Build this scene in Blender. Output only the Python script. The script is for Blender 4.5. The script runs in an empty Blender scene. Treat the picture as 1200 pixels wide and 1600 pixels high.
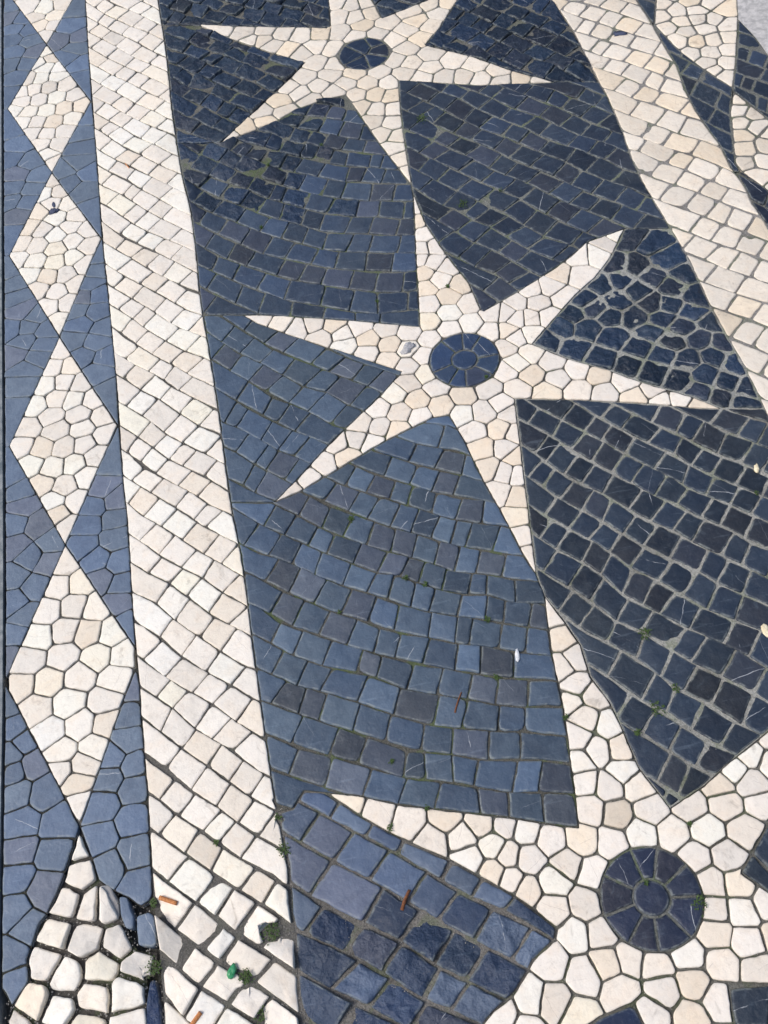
import bpy, math, random
import numpy as np
from mathutils import Matrix, Vector, noise as mn

# ------------------------------------------------------------ camera, sky, sun, exposure
S = bpy.context.scene
F_PX, PITCH, ROLL, CAM_H = 1639.0, 0.995672, -0.194204, 1.6
cp, sp = math.cos(PITCH), math.sin(PITCH)
cr, sr = math.cos(ROLL), math.sin(ROLL)
_right = np.array([1, 0, 0.]); _up = np.array([0, sp, cp]); FWD = np.array([0, cp, -sp])
RIGHT = _right*cr + _up*sr
UP = -_right*sr + _up*cr
cam = bpy.data.cameras.new('camera')
cam.sensor_fit = 'VERTICAL'; cam.sensor_height = 36; cam.sensor_width = 27
cam.lens = F_PX*36/1600; cam.clip_start = 0.05; cam.clip_end = 500
camo = bpy.data.objects.new('camera', cam); S.collection.objects.link(camo)
m = Matrix.Identity(4)
for i in range(3):
    m[i][0] = RIGHT[i]; m[i][1] = UP[i]; m[i][2] = -FWD[i]
m[2][3] = CAM_H
camo.matrix_world = m
S.camera = camo

SUN_EL, SUN_AZ = 50, 262      # azimuth: degrees clockwise from +y
w = bpy.data.worlds.new('World'); S.world = w; w.use_nodes = True
nt = w.node_tree
bg = nt.nodes['Background']
sky = nt.nodes.new('ShaderNodeTexSky'); sky.sky_type = 'NISHITA'; sky.sun_disc = False
sky.sun_elevation = math.radians(SUN_EL); sky.sun_rotation = math.radians(SUN_AZ)
sky.air_density = 1.0; sky.dust_density = 4.0; sky.ozone_density = 1.0
nt.links.new(sky.outputs[0], bg.inputs[0]); bg.inputs[1].default_value = 0.1
sl = bpy.data.lights.new('sun', 'SUN'); sl.energy = 1.5; sl.angle = math.radians(26); sl.color = (1, .97, .93)
so = bpy.data.objects.new('sun', sl); S.collection.objects.link(so)
el, az = math.radians(SUN_EL), math.radians(SUN_AZ)
sd = Vector((math.sin(az)*math.cos(el), math.cos(az)*math.cos(el), math.sin(el)))
so.rotation_euler = sd.to_track_quat('Z', 'Y').to_euler()
S.view_settings.view_transform = 'Standard'; S.view_settings.look = 'None'
S.view_settings.gamma = 1; S.view_settings.use_curve_mapping = False
S.view_settings.exposure = 0.36
S.render.engine = 'CYCLES'

# ------------------------------------------------------------ helpers
def G(p):
    """photo pixel -> point of the ground plane, metres"""
    p = np.atleast_2d(np.array(p, float))
    d = (p[:, :1]-600)/F_PX*RIGHT - (p[:, 1:]-800)/F_PX*UP + FWD
    return d[:, :2]/-d[:, 2:]*CAM_H
def g1(x, y): return G((x, y))[0]
def px_len(x, y): return float(np.linalg.norm(g1(x+10, y)-g1(x-10, y)))/20   # metres per pixel, across
def srgb(r, g, b):
    f = lambda c: (c/255/12.92) if c/255 <= .04045 else ((c/255+.055)/1.055)**2.4
    return (f(r), f(g), f(b))
def inside(poly, pts):
    x, y = pts[:, 0], pts[:, 1]; r = np.zeros(len(pts), bool); n = len(poly)
    for i in range(n):
        x1, y1 = poly[i]; x2, y2 = poly[(i+1) % n]
        c = (y1 > y) != (y2 > y)
        with np.errstate(divide='ignore', invalid='ignore'):
            r ^= c & (x < (x2-x1)*(y-y1)/(y2-y1 if y2 != y1 else 1e-12)+x1)
    return r
def edge_dist(poly, pts):
    d = np.full(len(pts), 1e9); n = len(poly)
    for i in range(n):
        a, b = poly[i], poly[(i+1) % n]; ab = b-a; L = ab@ab
        if L < 1e-14: continue
        t = np.clip(((pts-a)@ab)/L, 0, 1)
        d = np.minimum(d, np.linalg.norm(pts-a-t[:, None]*ab, axis=1))
    return d
def area(P):
    x, y = P[:, 0], P[:, 1]
    return .5*float(np.sum(x*np.roll(y, -1)-np.roll(x, -1)*y))
def centroid(P):
    x, y = P[:, 0], P[:, 1]; x2, y2 = np.roll(x, -1), np.roll(y, -1); c = x*y2-x2*y; A = c.sum()/2
    if abs(A) < 1e-10: return P.mean(0)
    return np.array([((x+x2)*c).sum()/(6*A), ((y+y2)*c).sum()/(6*A)])
def clip(P, mid, n):
    """keep the side of the line through mid where (p-mid).n < 0"""
    out = []; k = len(P)
    if k < 3: return P
    s = [(p[0]-mid[0])*n[0]+(p[1]-mid[1])*n[1] for p in P]
    for i in range(k):
        a, b = P[i], P[(i+1) % k]; sa, sb = s[i], s[(i+1) % k]
        if sa <= 0: out.append(a)
        if (sa < 0 < sb) or (sb < 0 < sa):
            t = sa/(sa-sb); out.append((a[0]+(b[0]-a[0])*t, a[1]+(b[1]-a[1])*t))
    return out
def cells(poly, seeds):
    res = []; base = [tuple(p) for p in poly]
    for i, s in enumerate(seeds):
        d = np.linalg.norm(seeds-s, axis=1); o = np.argsort(d)[1:26]
        P = base
        # a box first, so that far concave corners are cut off cleanly
        for j in o:
            n = seeds[j]-s; P = clip(P, (seeds[j]+s)/2, n)
            if len(P) < 3: break
        P = dedupe(P, 2e-4)
        P = main_piece(poly, np.array(P), s) if len(P) >= 3 else None
        res.append(P if P is not None and len(P) >= 3 else None)
    return res
def merge_short(cs, P, thr):
    """collapse the short joints between cells so that most stones keep four corners"""
    V = []; own = []
    for k, c in enumerate(cs):
        if c is None: continue
        for j, p in enumerate(c): V.append(p); own.append((k, j))
    V = np.array(V); n = len(V); par = list(range(n))
    def find(a):
        while par[a] != a: par[a] = par[par[a]]; a = par[a]
        return a
    for a in range(n):
        for b in np.nonzero(np.abs(V[a+1:, 0]-V[a, 0])+np.abs(V[a+1:, 1]-V[a, 1]) < 3e-4)[0]: par[find(a+1+int(b))] = find(a)
    ds = edge_dist(P, V) < 3e-4
    corner = np.array([np.min(np.hypot(P[:, 0]-v[0], P[:, 1]-v[1])) < 3e-4 for v in V])
    size = {}
    edges = []; base = 0
    for k, c in enumerate(cs):
        if c is None: continue
        m_ = len(c)
        for j in range(m_):
            a, b = base+j, base+(j+1) % m_; L = float(np.hypot(*(V[a]-V[b])))
            if L < thr: edges.append((L, a, b))
        base += m_
    edges.sort()
    span = {}
    for i in range(n):
        r_ = find(i); q = span.setdefault(r_, [V[i][0], V[i][0], V[i][1], V[i][1]])
        q[0] = min(q[0], V[i][0]); q[1] = max(q[1], V[i][0]); q[2] = min(q[2], V[i][1]); q[3] = max(q[3], V[i][1])
    for L, a, b in edges:
        ra, rb = find(a), find(b)
        if ra == rb: continue
        A_, B_ = span[ra], span[rb]; q = [min(A_[0], B_[0]), max(A_[1], B_[1]), min(A_[2], B_[2]), max(A_[3], B_[3])]
        if max(q[1]-q[0], q[3]-q[2]) > thr*1.25: continue
        par[rb] = ra; span[ra] = q
    g = {}
    for i in range(n): g.setdefault(find(i), []).append(i)
    new = V.copy()
    for ids in g.values():
        c_ = [i for i in ids if corner[i]]; e_ = [i for i in ids if ds[i]]
        use = c_ or e_ or ids
        new[ids] = V[use].mean(0)
    out = [None if c is None else np.array(c) for c in cs]
    for i, (k, j) in enumerate(own): out[k][j] = new[i]
    return [None if c is None else np.array(dedupe([tuple(p) for p in c], 4e-4)) for c in out]
def main_piece(P, c, seed):
    """where a cell was cut into two pieces joined by a bridge, keep the piece of its seed"""
    n = len(c); mid = (c+np.roll(c, -1, 0))/2; L = np.hypot(*(np.roll(c, -1, 0)-c).T)
    bad = (~inside(P, mid)) & (edge_dist(P, mid) > 6e-4) & (L > 2e-3)
    ix = np.nonzero(bad)[0]
    if len(ix) == 0: return c
    ch = []
    for k, i in enumerate(ix):
        j = ix[(k+1) % len(ix)]; m_ = (j-i) % n or n
        ch.append(np.array([c[(i+1+t) % n] for t in range(m_)]))
    ch = [q for q in ch if len(q) >= 3]
    if not ch: return None
    for q in ch:
        if inside(q, np.array([seed]))[0]: return q
    return max(ch, key=lambda q: abs(area(q)))
def fit_frames(frames):
    """quadratic fields u, v over the ground whose steps match the courses read at each sample point"""
    o = np.mean([g1(f[0], f[1]) for f in frames], axis=0); A = []; bu = []; bv = []
    quad = len(frames) >= 3; lin = len(frames) == 1
    for x, y, e1, e2 in frames:
        p = g1(x, y)
        for e, tu, tv in ((e1, 1, 0), (e2, 0, 1)):
            a = g1(x-e[0]/2, y-e[1]/2); b_ = g1(x+e[0]/2, y+e[1]/2); d = b_-a; X, Y = (p-o)*10
            A.append([d[0]*10, d[1]*10]+[2*X*d[0]*10, (X*d[1]+Y*d[0])*10, 2*Y*d[1]*10]); bu.append(tu); bv.append(tv)
    A = np.array(A); reg_ = np.diag([0, 0, .02, .02, .02] if not lin else [0, 0, 1, 1, 1])
    A2 = np.vstack([A, reg_]); z = np.zeros(5)
    cu = np.linalg.lstsq(A2, np.r_[bu, z], rcond=None)[0]; cv = np.linalg.lstsq(A2, np.r_[bv, z], rcond=None)[0]
    return o, cu, cv
def field(F, p):
    o, cu, cv = F; X, Y = (p-o)*10
    b_ = np.array([X, Y, X*X, X*Y, Y*Y]); J = np.array([[1, 0, 2*X, Y, 0], [0, 1, 0, X, 2*Y]])*10
    return np.array([b_@cu, b_@cv]), np.array([J@cu, J@cv])
def unfield(F, uv, p0):
    p = np.array(p0, float)
    for _ in range(12):
        f, J = field(F, p); d = np.linalg.solve(J, uv-f); L = np.linalg.norm(d)
        if L > .15: d *= .15/L
        p = p+d
        if L < 1e-6: break
    return p
def union(A, B):
    """join two polygons along the first edge they share"""
    na, nb = len(A), len(B); best = None
    for i in range(na):
        p, q = A[i], A[(i+1) % na]
        for j in range(nb):
            r, t = B[j], B[(j+1) % nb]
            if abs(p[0]-t[0])+abs(p[1]-t[1]) < 6e-4 and abs(q[0]-r[0])+abs(q[1]-r[1]) < 6e-4:
                L = math.hypot(p[0]-q[0], p[1]-q[1])
                if best is None or L > best[0]: best = (L, i, j)
    if not best: return None
    _, i, j = best
    return np.array([A[(i+1+k) % na] for k in range(na)]+[B[(j+2+k) % nb] for k in range(nb-2)])
def courses(P, r, s, rng):
    """stones laid in courses: rows of four-sided stones with random widths, cut at the outline"""
    F = fit_frames(r['frames']); c0 = P.mean(0)
    # u, v range
    t = np.linspace(0, 1, 8)[:, None]
    pts = np.vstack([P[i]+(P[(i+1) % len(P)]-P[i])*t for i in range(len(P))])
    UV = np.array([field(F, p)[0] for p in pts]); lo = np.floor(UV.min(0))-1; hi = np.ceil(UV.max(0))+1
    ph = rng.uniform(0, 50); jw = r['wav']; cache = {}
    def W(u, v, guess):
        k = (round(u, 4), round(v, 4))
        if k not in cache:
            du = mn.noise(Vector((u*.45+ph, v*.45, 3)))*jw*1.6+mn.noise(Vector((u*1.9+ph, v*1.9, 9)))*jw
            dv = mn.noise(Vector((u*.45, v*.45+ph, 17)))*jw*1.6+mn.noise(Vector((u*1.9, v*1.9+ph, 29)))*jw
            cache[k] = unfield(F, np.array([u+du, v+dv]), guess)
        return cache[k]
    base = [tuple(p) for p in P]; cells_ = []; off = rng.random(); guess_row = c0
    mnp, mxp = P.min(0)-.12, P.max(0)+.12
    for j in range(int(lo[1]), int(hi[1])+1):
        j = j+PHASE.get(r['key'], 0.)
        off += rng.uniform(-r['stag'], r['stag']); u = lo[0]+off-1; row = []
        # neighbouring rows share corners when their splits fall close together
        while u < hi[0]:
            wd = max(.62, min(1.5, rng.gauss(1, r['wvar']))); u2 = u+wd
            ctr_uv = np.array([(u+u2)/2, j+.5])
            k = np.argmin(((UV-ctr_uv)**2).sum(1)); gs = pts[k]
            q = [W(u, j, gs), W(u2, j, gs), W(u2, j+1, gs), W(u, j+1, gs)]
            if max(x[0] for x in q) > mnp[0] and min(x[0] for x in q) < mxp[0] and max(x[1] for x in q) > mnp[1] and min(x[1] for x in q) < mxp[1]:
                Q = np.array(q)
                if .15*s*s < abs(area(Q)) < 5*s*s:
                    row.append(Q if area(Q) > 0 else Q[::-1])
                    u = u2; continue
            row.append(None); u = u2
        cl = []
        for Q in row:
            if Q is None: cl.append(None); continue
            C_ = base
            for i in range(4):
                a, b_ = Q[i], Q[(i+1) % 4]; e = b_-a; C_ = clip(C_, a, np.array([e[1], -e[0]]))
                if len(C_) < 3: break
            C_ = dedupe(C_, 2e-4)
            if len(C_) < 3 or abs(area(np.array(C_))) < 1e-6: cl.append(None); continue
            C_ = main_piece(P, np.array(C_), Q.mean(0))
            cl.append(C_ if C_ is not None and len(C_) >= 3 else None)
        # slivers at the outline join the stone beside them in the course
        for i, C_ in enumerate(cl):
            if C_ is None or abs(area(C_)) > .42*s*s: continue
            for k in (i-1, i+1):
                if 0 <= k < len(cl) and cl[k] is not None and abs(area(cl[k])) > .2*s*s and abs(area(cl[k]))+abs(area(C_)) < 1.6*s*s:
                    U = union(cl[k], C_)
                    if U is not None and len(U) >= 3: cl[k] = U; cl[i] = None; break
        cells_ += [c for c in cl if c is not None]
    # slivers left over join a neighbour in the next course
    cells_.sort(key=lambda c: abs(area(c)))
    out = list(cells_)
    for i, c in enumerate(out):
        if c is None or abs(area(c)) > .28*s*s: continue
        for k in range(len(out)):
            if k == i or out[k] is None or abs(area(out[k])) < .2*s*s or abs(area(out[k])) > 1.3*s*s: continue
            if np.hypot(*(out[k].mean(0)-c.mean(0))) > 1.6*s: continue
            U = union(out[k], c)
            if U is not None: out[k] = U; out[i] = None; break
    return [c for c in out if c is not None]
def dedupe(P, eps):
    out = []
    for p in P:
        if not out or math.hypot(p[0]-out[-1][0], p[1]-out[-1][1]) > eps: out.append(p)
    while len(out) > 2 and math.hypot(out[0][0]-out[-1][0], out[0][1]-out[-1][1]) < eps: out.pop()
    return out
def simplify(P, eps):
    """drop vertices that are nearly on the line of their neighbours"""
    P = list(P); i = 0
    while i < len(P) and len(P) > 3:
        a, b, c = P[i-1], P[i], P[(i+1) % len(P)]
        L = math.hypot(c[0]-a[0], c[1]-a[1])
        h = abs((c[0]-a[0])*(b[1]-a[1])-(c[1]-a[1])*(b[0]-a[0]))/max(L, 1e-9)
        if h < eps: P.pop(i)
        else: i += 1
    return P
def inset(P, g):
    n = len(P); out = []
    for i in range(n):
        a, b, c = P[i-1], P[i], P[(i+1) % n]
        u = b-a; v = c-b; lu, lv = np.linalg.norm(u), np.linalg.norm(v)
        if lu < 1e-7 or lv < 1e-7: out.append(b); continue
        u, v = u/lu, v/lv
        n1 = np.array([-u[1], u[0]]); n2 = np.array([-v[1], v[0]])
        k = n1+n2; q = k@k
        if q < 1e-3: out.append(b+(v-u)*min(g*4, .35*min(lu, lv))); continue
        d = k*(2*g/q); L = np.linalg.norm(d); mx = max(g*1.5, .45*min(lu, lv))
        mx = min(mx, g*3.2)
        if L > mx: d *= mx/L
        out.append(b+d)
    return np.array(out)
def round_corners(P, r, rng=None):
    out = []; n = len(P); r0 = r
    for i in range(n):
        a, b, c = P[i-1], P[i], P[(i+1) % n]
        la, lc = np.linalg.norm(a-b), np.linalg.norm(c-b)
        if rng: r = r0*rng.choice((.3, .6, 1, 1, 1.5, 3.2))
        rr = min(r, .33*la, .33*lc)
        p0 = b+(a-b)/max(la, 1e-9)*rr; p2 = b+(c-b)/max(lc, 1e-9)*rr
        out += [p0, .25*p0+.5*b+.25*p2, p2]
    return np.array(dedupe([tuple(p) for p in out], 3e-4))
def resample(P, step, wob, rng):
    out = []; n = len(P)
    for i in range(n):
        a, b = P[i], P[(i+1) % n]; L = np.linalg.norm(b-a); k = max(1, int(round(L/step)))
        for j in range(k): out.append(a+(b-a)*(j/k))
    out = np.array(out)
    if wob > 0:
        o = rng.uniform(0, 100); c = out.mean(0)
        for i, p in enumerate(out):
            q = Vector((p[0]*90+o, p[1]*90, o)); q2 = Vector((p[0]*260, p[1]*260+o, o))
            k = mn.noise(q)*wob*1.5 + mn.noise(q2)*wob*.8 + mn.noise(q*.45)*wob*1.6
            v = p-c; out[i] = p+v/max(np.linalg.norm(v), 1e-9)*k
    return out

# ------------------------------------------------------------ materials
def newmat(name):
    m = bpy.data.materials.new(name); m.use_nodes = True; t = m.node_tree
    b = t.nodes['Principled BSDF']
    def N(kind, **kw):
        n = t.nodes.new(kind)
        for k, v in kw.items():
            if k.startswith('i_'):
                key = k[2:]; key = int(key) if key.isdigit() else key
                n.inputs[key].default_value = v
            else: setattr(n, k, v)
        return n
    def L(a, b_): t.links.new(a, b_)
    return m, t, b, N, L
def mix(N, L, fac, a, b, mode='MIX'):
    n = N('ShaderNodeMix', data_type='RGBA', blend_type=mode)
    for s, v in ((0, fac), (6, a), (7, b)):
        if hasattr(v, 'default_value') or hasattr(v, 'is_linked'): L(v, n.inputs[s])
        elif s == 0: n.inputs[0].default_value = v
        else: n.inputs[s].default_value = (*v, 1) if len(v) == 3 else v
    return n.outputs[2]
def mth(N, L, op, a, b=None, c=None, cl=False):
    n = N('ShaderNodeMath', operation=op, use_clamp=cl)
    for i, v in enumerate((a, b, c)):
        if v is None: continue
        if isinstance(v, (int, float)): n.inputs[i].default_value = v
        else: L(v, n.inputs[i])
    return n.outputs[0]
def ramp(N, L, src, a, b, va=0., vb=1.):
    n = N('ShaderNodeMapRange', interpolation_type='SMOOTHSTEP'); L(src, n.inputs[0])
    n.inputs[1].default_value = a; n.inputs[2].default_value = b; n.inputs[3].default_value = va; n.inputs[4].default_value = vb
    return n.outputs[0]
def coords(N, L):
    """world position shifted by a random amount for each stone, so the pattern breaks at every joint"""
    a = N('ShaderNodeAttribute', attribute_name='rnd'); loc = N('ShaderNodeAttribute', attribute_name='loc')
    sc = N('ShaderNodeVectorMath', operation='SCALE'); L(a.outputs['Vector'], sc.inputs[0]); sc.inputs[3].default_value = 40
    ad = N('ShaderNodeVectorMath', operation='ADD'); L(loc.outputs['Vector'], ad.inputs[0]); L(sc.outputs[0], ad.inputs[1])
    return a, loc, ad.outputs[0]
def tex(N, L, vec, scale, detail=4, rough=.55, dist=0.):
    n = N('ShaderNodeTexNoise'); L(vec, n.inputs['Vector'])
    n.inputs['Scale'].default_value = scale; n.inputs['Detail'].default_value = detail
    n.inputs['Roughness'].default_value = rough; n.inputs['Distortion'].default_value = dist
    return n.outputs[0]
def vein(N, L, rnd, loc, vec, comp, width, thr, tilt=1.0):
    """a thin straight-ish line across some of the stones: 0..1"""
    s = N('ShaderNodeSeparateXYZ'); L(rnd.outputs['Vector'], s.inputs[0])
    ang = mth(N, L, 'MULTIPLY', s.outputs[comp], 37.7*tilt)
    p = N('ShaderNodeSeparateXYZ'); L(loc.outputs['Vector'], p.inputs[0])
    x = mth(N, L, 'MULTIPLY', p.outputs[0], mth(N, L, 'COSINE', ang))
    y = mth(N, L, 'MULTIPLY', p.outputs[1], mth(N, L, 'SINE', ang))
    d = mth(N, L, 'ADD', x, y)
    wob = mth(N, L, 'MULTIPLY', mth(N, L, 'SUBTRACT', tex(N, L, vec, 55, 3), .5), .008)
    off = mth(N, L, 'MULTIPLY', mth(N, L, 'SUBTRACT', s.outputs[(comp+1) % 3], .5), .022)
    d = mth(N, L, 'ABSOLUTE', mth(N, L, 'ADD', mth(N, L, 'ADD', d, wob), off))
    wv = mth(N, L, 'MULTIPLY', tex(N, L, vec, 70, 2), width*2)
    line = mth(N, L, 'LESS_THAN', d, wv)
    sel = mth(N, L, 'GREATER_THAN', mth(N, L, 'FRACT', mth(N, L, 'MULTIPLY', s.outputs[(comp+2) % 3], 7.31)), thr)
    brk = ramp(N, L, tex(N, L, vec, 38, 2), .42, .55)
    return mth(N, L, 'MULTIPLY', mth(N, L, 'MULTIPLY', line, sel), brk)

def stone_mat(name, kind):
    m, t, b, N, L = newmat(name)
    rnd, loc, v = coords(N, L)
    cn = N('ShaderNodeAttribute', attribute_name='Col'); col = cn.outputs['Color']
    if kind == 'lime':
        c = mix(N, L, mth(N, L, 'MULTIPLY', ramp(N, L, tex(N, L, v, 34, 5, .6, .6), .42, .75), .55), col, (1.0, .93, .86), 'MULTIPLY')
        c = mix(N, L, mth(N, L, 'MULTIPLY', ramp(N, L, tex(N, L, v, 90, 6, .7), .48, .78), .5), c, (.64, .62, .60), 'MULTIPLY')
        c = mix(N, L, mth(N, L, 'MULTIPLY', ramp(N, L, tex(N, L, v, 21, 7, .72, 1.5), .57, .71), .5), c, (.50, .48, .46), 'MULTIPLY')
        c = mix(N, L, mth(N, L, 'MULTIPLY', ramp(N, L, tex(N, L, v, 420, 3, .6), .66, .74), .45), c, (.42, .38, .36), 'MULTIPLY')
        c = mix(N, L, mth(N, L, 'MULTIPLY', vein(N, L, rnd, loc, v, 0, .0004, .72), .35), c, (.45, .42, .42), 'MULTIPLY')
        rough = ramp(N, L, tex(N, L, v, 60, 4), .3, .7, .5, .75); bs, bd = .5, .0016
    else:
        r = kind == 'rough'
        c = mix(N, L, mth(N, L, 'MULTIPLY', ramp(N, L, tex(N, L, v, 28, 5, .6, .8), .38, .72), .5), col, (.55, .58, .64), 'MULTIPLY')
        c = mix(N, L, mth(N, L, 'MULTIPLY', ramp(N, L, tex(N, L, v, 45, 7, .75, 1.0), .52, .78), .9), c, (.042, .055, .066), 'ADD')
        c = mix(N, L, mth(N, L, 'MULTIPLY', ramp(N, L, tex(N, L, v, 500, 3, .65), .60, .72), .5), c, (.05, .06, .07), 'ADD')
        st = N('ShaderNodeMapping'); L(v, st.inputs[0]); st.inputs['Scale'].default_value = (14, 160, 60); st.inputs['Rotation'].default_value = (0, 0, .6)
        c = mix(N, L, mth(N, L, 'MULTIPLY', ramp(N, L, tex(N, L, st.outputs[0], 1, 4, .6), .60, .72), .5), c, (.06, .075, .09), 'ADD')
        c = mix(N, L, mth(N, L, 'MULTIPLY', vein(N, L, rnd, loc, v, 0, .00045, .87), .7), c, (.55, .58, .62))
        c = mix(N, L, mth(N, L, 'MULTIPLY', vein(N, L, rnd, loc, v, 1, .00022, .85, 1.7), .45), c, (.38, .42, .47))
        rough = ramp(N, L, tex(N, L, v, 50, 5), .3, .7, .26 if r else .40, .52 if r else .66); bs, bd = (.9, .0035) if r else (.6, .0020)
    rim = mth(N, L, 'SUBTRACT', 1.0, cn.outputs['Alpha'])
    rim = mth(N, L, 'MULTIPLY', rim, ramp(N, L, tex(N, L, v, 75, 5, .7), .40, .66))
    c = mix(N, L, mth(N, L, 'MULTIPLY', rim, .5 if kind == 'lime' else .55), c, (.50, .48, .43) if kind == 'lime' else (.27, .30, .29))
    # street dirt trodden over many stones at once
    wp = N('ShaderNodeNewGeometry').outputs['Position']
    dirt = mth(N, L, 'MULTIPLY', ramp(N, L, tex(N, L, wp, 4.5, 8, .72, .5), .50, .72), .30 if kind == 'lime' else .22)
    c = mix(N, L, dirt, c, (.42, .40, .37) if kind == 'lime' else (.13, .155, .18))
    L(c, b.inputs['Base Color']); L(rough, b.inputs['Roughness'])
    b.inputs['Specular IOR Level'].default_value = .38 if kind != 'lime' else .3
    h = mth(N, L, 'ADD', tex(N, L, v, 130, 6, .65), mth(N, L, 'MULTIPLY', tex(N, L, v, 40, 3, .6), 1.6))
    if kind == 'rough':
        vo = N('ShaderNodeTexVoronoi', feature='F1'); L(v, vo.inputs['Vector']); vo.inputs['Scale'].default_value = 60
        h = mth(N, L, 'ADD', h, mth(N, L, 'MULTIPLY', vo.outputs['Distance'], .9))
    bp = N('ShaderNodeBump'); L(h, bp.inputs['Height']); bp.inputs['Strength'].default_value = bs; bp.inputs['Distance'].default_value = bd
    L(bp.outputs[0], b.inputs['Normal'])
    return m
M = {k: stone_mat(n, k) for k, n in (('lime', 'limestone'), ('dark', 'smooth_basalt'), ('rough', 'split_basalt'))}

def bed_mat():
    m, t, b, N, L = newmat('joint_sand')
    pos = N('ShaderNodeNewGeometry').outputs['Position']
    a = N('ShaderNodeAttribute', attribute_name='Col')
    c = mix(N, L, ramp(N, L, tex(N, L, pos, 300, 5, .7), .35, .7), a.outputs['Color'], (.5, .5, .48), 'MULTIPLY')
    c = mix(N, L, mth(N, L, 'MULTIPLY', ramp(N, L, tex(N, L, pos, 9, 3), .45, .68), .6), c, (.45, .44, .42), 'MULTIPLY')
    c = mix(N, L, mth(N, L, 'MULTIPLY', ramp(N, L, tex(N, L, pos, 700, 3, .6), .60, .70), .5), c, (.42, .41, .38))
    g = mth(N, L, 'MULTIPLY', ramp(N, L, tex(N, L, pos, 13, 5, .7, .5), .51, .60), a.outputs['Alpha'])
    c = mix(N, L, g, c, (.10, .16, .045))
    L(c, b.inputs['Base Color']); b.inputs['Roughness'].default_value = .95; b.inputs['Specular IOR Level'].default_value = .2
    bp = N('ShaderNodeBump'); L(mth(N, L, 'ADD', tex(N, L, pos, 420, 5, .7), tex(N, L, pos, 90, 4, .6)), bp.inputs['Height'])
    bp.inputs['Strength'].default_value = 1; bp.inputs['Distance'].default_value = .0025
    L(bp.outputs[0], b.inputs['Normal']); return m
M['bed'] = bed_mat()
def plain(name, col, col2, scale, rough=.8, bump=.001, spec=.3):
    m, t, b, N, L = newmat(name)
    pos = N('ShaderNodeNewGeometry').outputs['Position']
    L(mix(N, L, ramp(N, L, tex(N, L, pos, scale, 6, .65, .4), .3, .7), col, col2), b.inputs['Base Color'])
    b.inputs['Roughness'].default_value = rough; b.inputs['Specular IOR Level'].default_value = spec
    bp = N('ShaderNodeBump'); L(tex(N, L, pos, scale*3, 5, .7), bp.inputs['Height']); bp.inputs['Strength'].default_value = .7
    bp.inputs['Distance'].default_value = bump; L(bp.outputs[0], b.inputs['Normal']); return m
M['concrete'] = plain('worn_concrete', srgb(205, 203, 202), srgb(160, 160, 160), 60)
M['kerb'] = plain('kerb_stone', srgb(150, 155, 158), srgb(95, 105, 112), 40)
M['leaf'] = plain('weed_leaf', (.075, .13, .035), (.04, .075, .02), 200, .6)
M['stem'] = plain('weed_stem', (.10, .12, .04), (.06, .08, .03), 200, .7)
M['filter'] = plain('filter_paper', srgb(214, 150, 100), srgb(176, 112, 66), 500, .8)
M['paper'] = plain('cigarette_paper', srgb(226, 216, 200), srgb(196, 184, 168), 400, .85)
M['wood'] = plain('dead_twig', srgb(140, 92, 62), srgb(92, 58, 42), 500, .8)
M['green'] = plain('green_plastic', (.02, .22, .08), (.06, .36, .17), 150, .25, .0008, .6)
M['gum'] = plain('old_gum', srgb(84, 92, 118), srgb(70, 76, 96), 300, .8)
M['quartz'] = plain('grey_quartz', srgb(205, 205, 208), srgb(150, 150, 155), 160, .25, .002, .6)
M['chalk'] = plain('white_scrap', srgb(235, 238, 242), srgb(200, 205, 212), 300, .6)
M['pebble'] = plain('cream_pebble', srgb(240, 232, 205), srgb(215, 200, 165), 200, .7)
M['gritm'] = plain('grit_grain', (.42, .40, .37), (.12, .12, .12), 260, .8)

COL = S.collection
def tag(o, label=None, cat=None, group=None, kind=None):
    for k, v in (('label', label), ('category', cat), ('group', group), ('kind', kind)):
        if v: o[k] = v
    return o
def link(name, me, mat, parent=None, loc=None):
    o = bpy.data.objects.new(name, me); me.materials.append(mat) if mat else None
    COL.objects.link(o)
    if loc is not None: o.location = loc
    if parent is not None: o.parent = parent
    return o
class MB:
    """collects verts/faces with the three per-vertex attributes"""
    def __init__(s): s.v = []; s.f = []; s.col = []; s.rnd = []; s.loc = []
    def add(s, V, Fc, col=(1, 1, 1, 1), rnd=(0, 0, 0), c=(0, 0, 0)):
        o = len(s.v); s.v += [tuple(p) for p in V]; s.f += [tuple(i+o for i in f) for f in Fc]
        s.col += [col]*len(V); s.rnd += [rnd]*len(V); s.loc += [(p[0]-c[0], p[1]-c[1], p[2]) for p in V]
    def mesh(s, name, org=(0, 0, 0), smooth=True, attrs=True):
        me = bpy.data.meshes.new(name)
        V = np.array(s.v, float)-np.array(org)
        me.from_pydata(V.tolist(), [], s.f)
        if attrs:
            a = me.attributes.new('Col', 'FLOAT_COLOR', 'POINT'); a.data.foreach_set('color', np.array(s.col, float).ravel())
            a = me.attributes.new('rnd', 'FLOAT_VECTOR', 'POINT'); a.data.foreach_set('vector', np.array(s.rnd, float).ravel())
            a = me.attributes.new('loc', 'FLOAT_VECTOR', 'POINT'); a.data.foreach_set('vector', np.array(s.loc, float).ravel())
        if smooth: me.polygons.foreach_set('use_smooth', [True]*len(me.polygons))
        me.update(); return me

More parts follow.
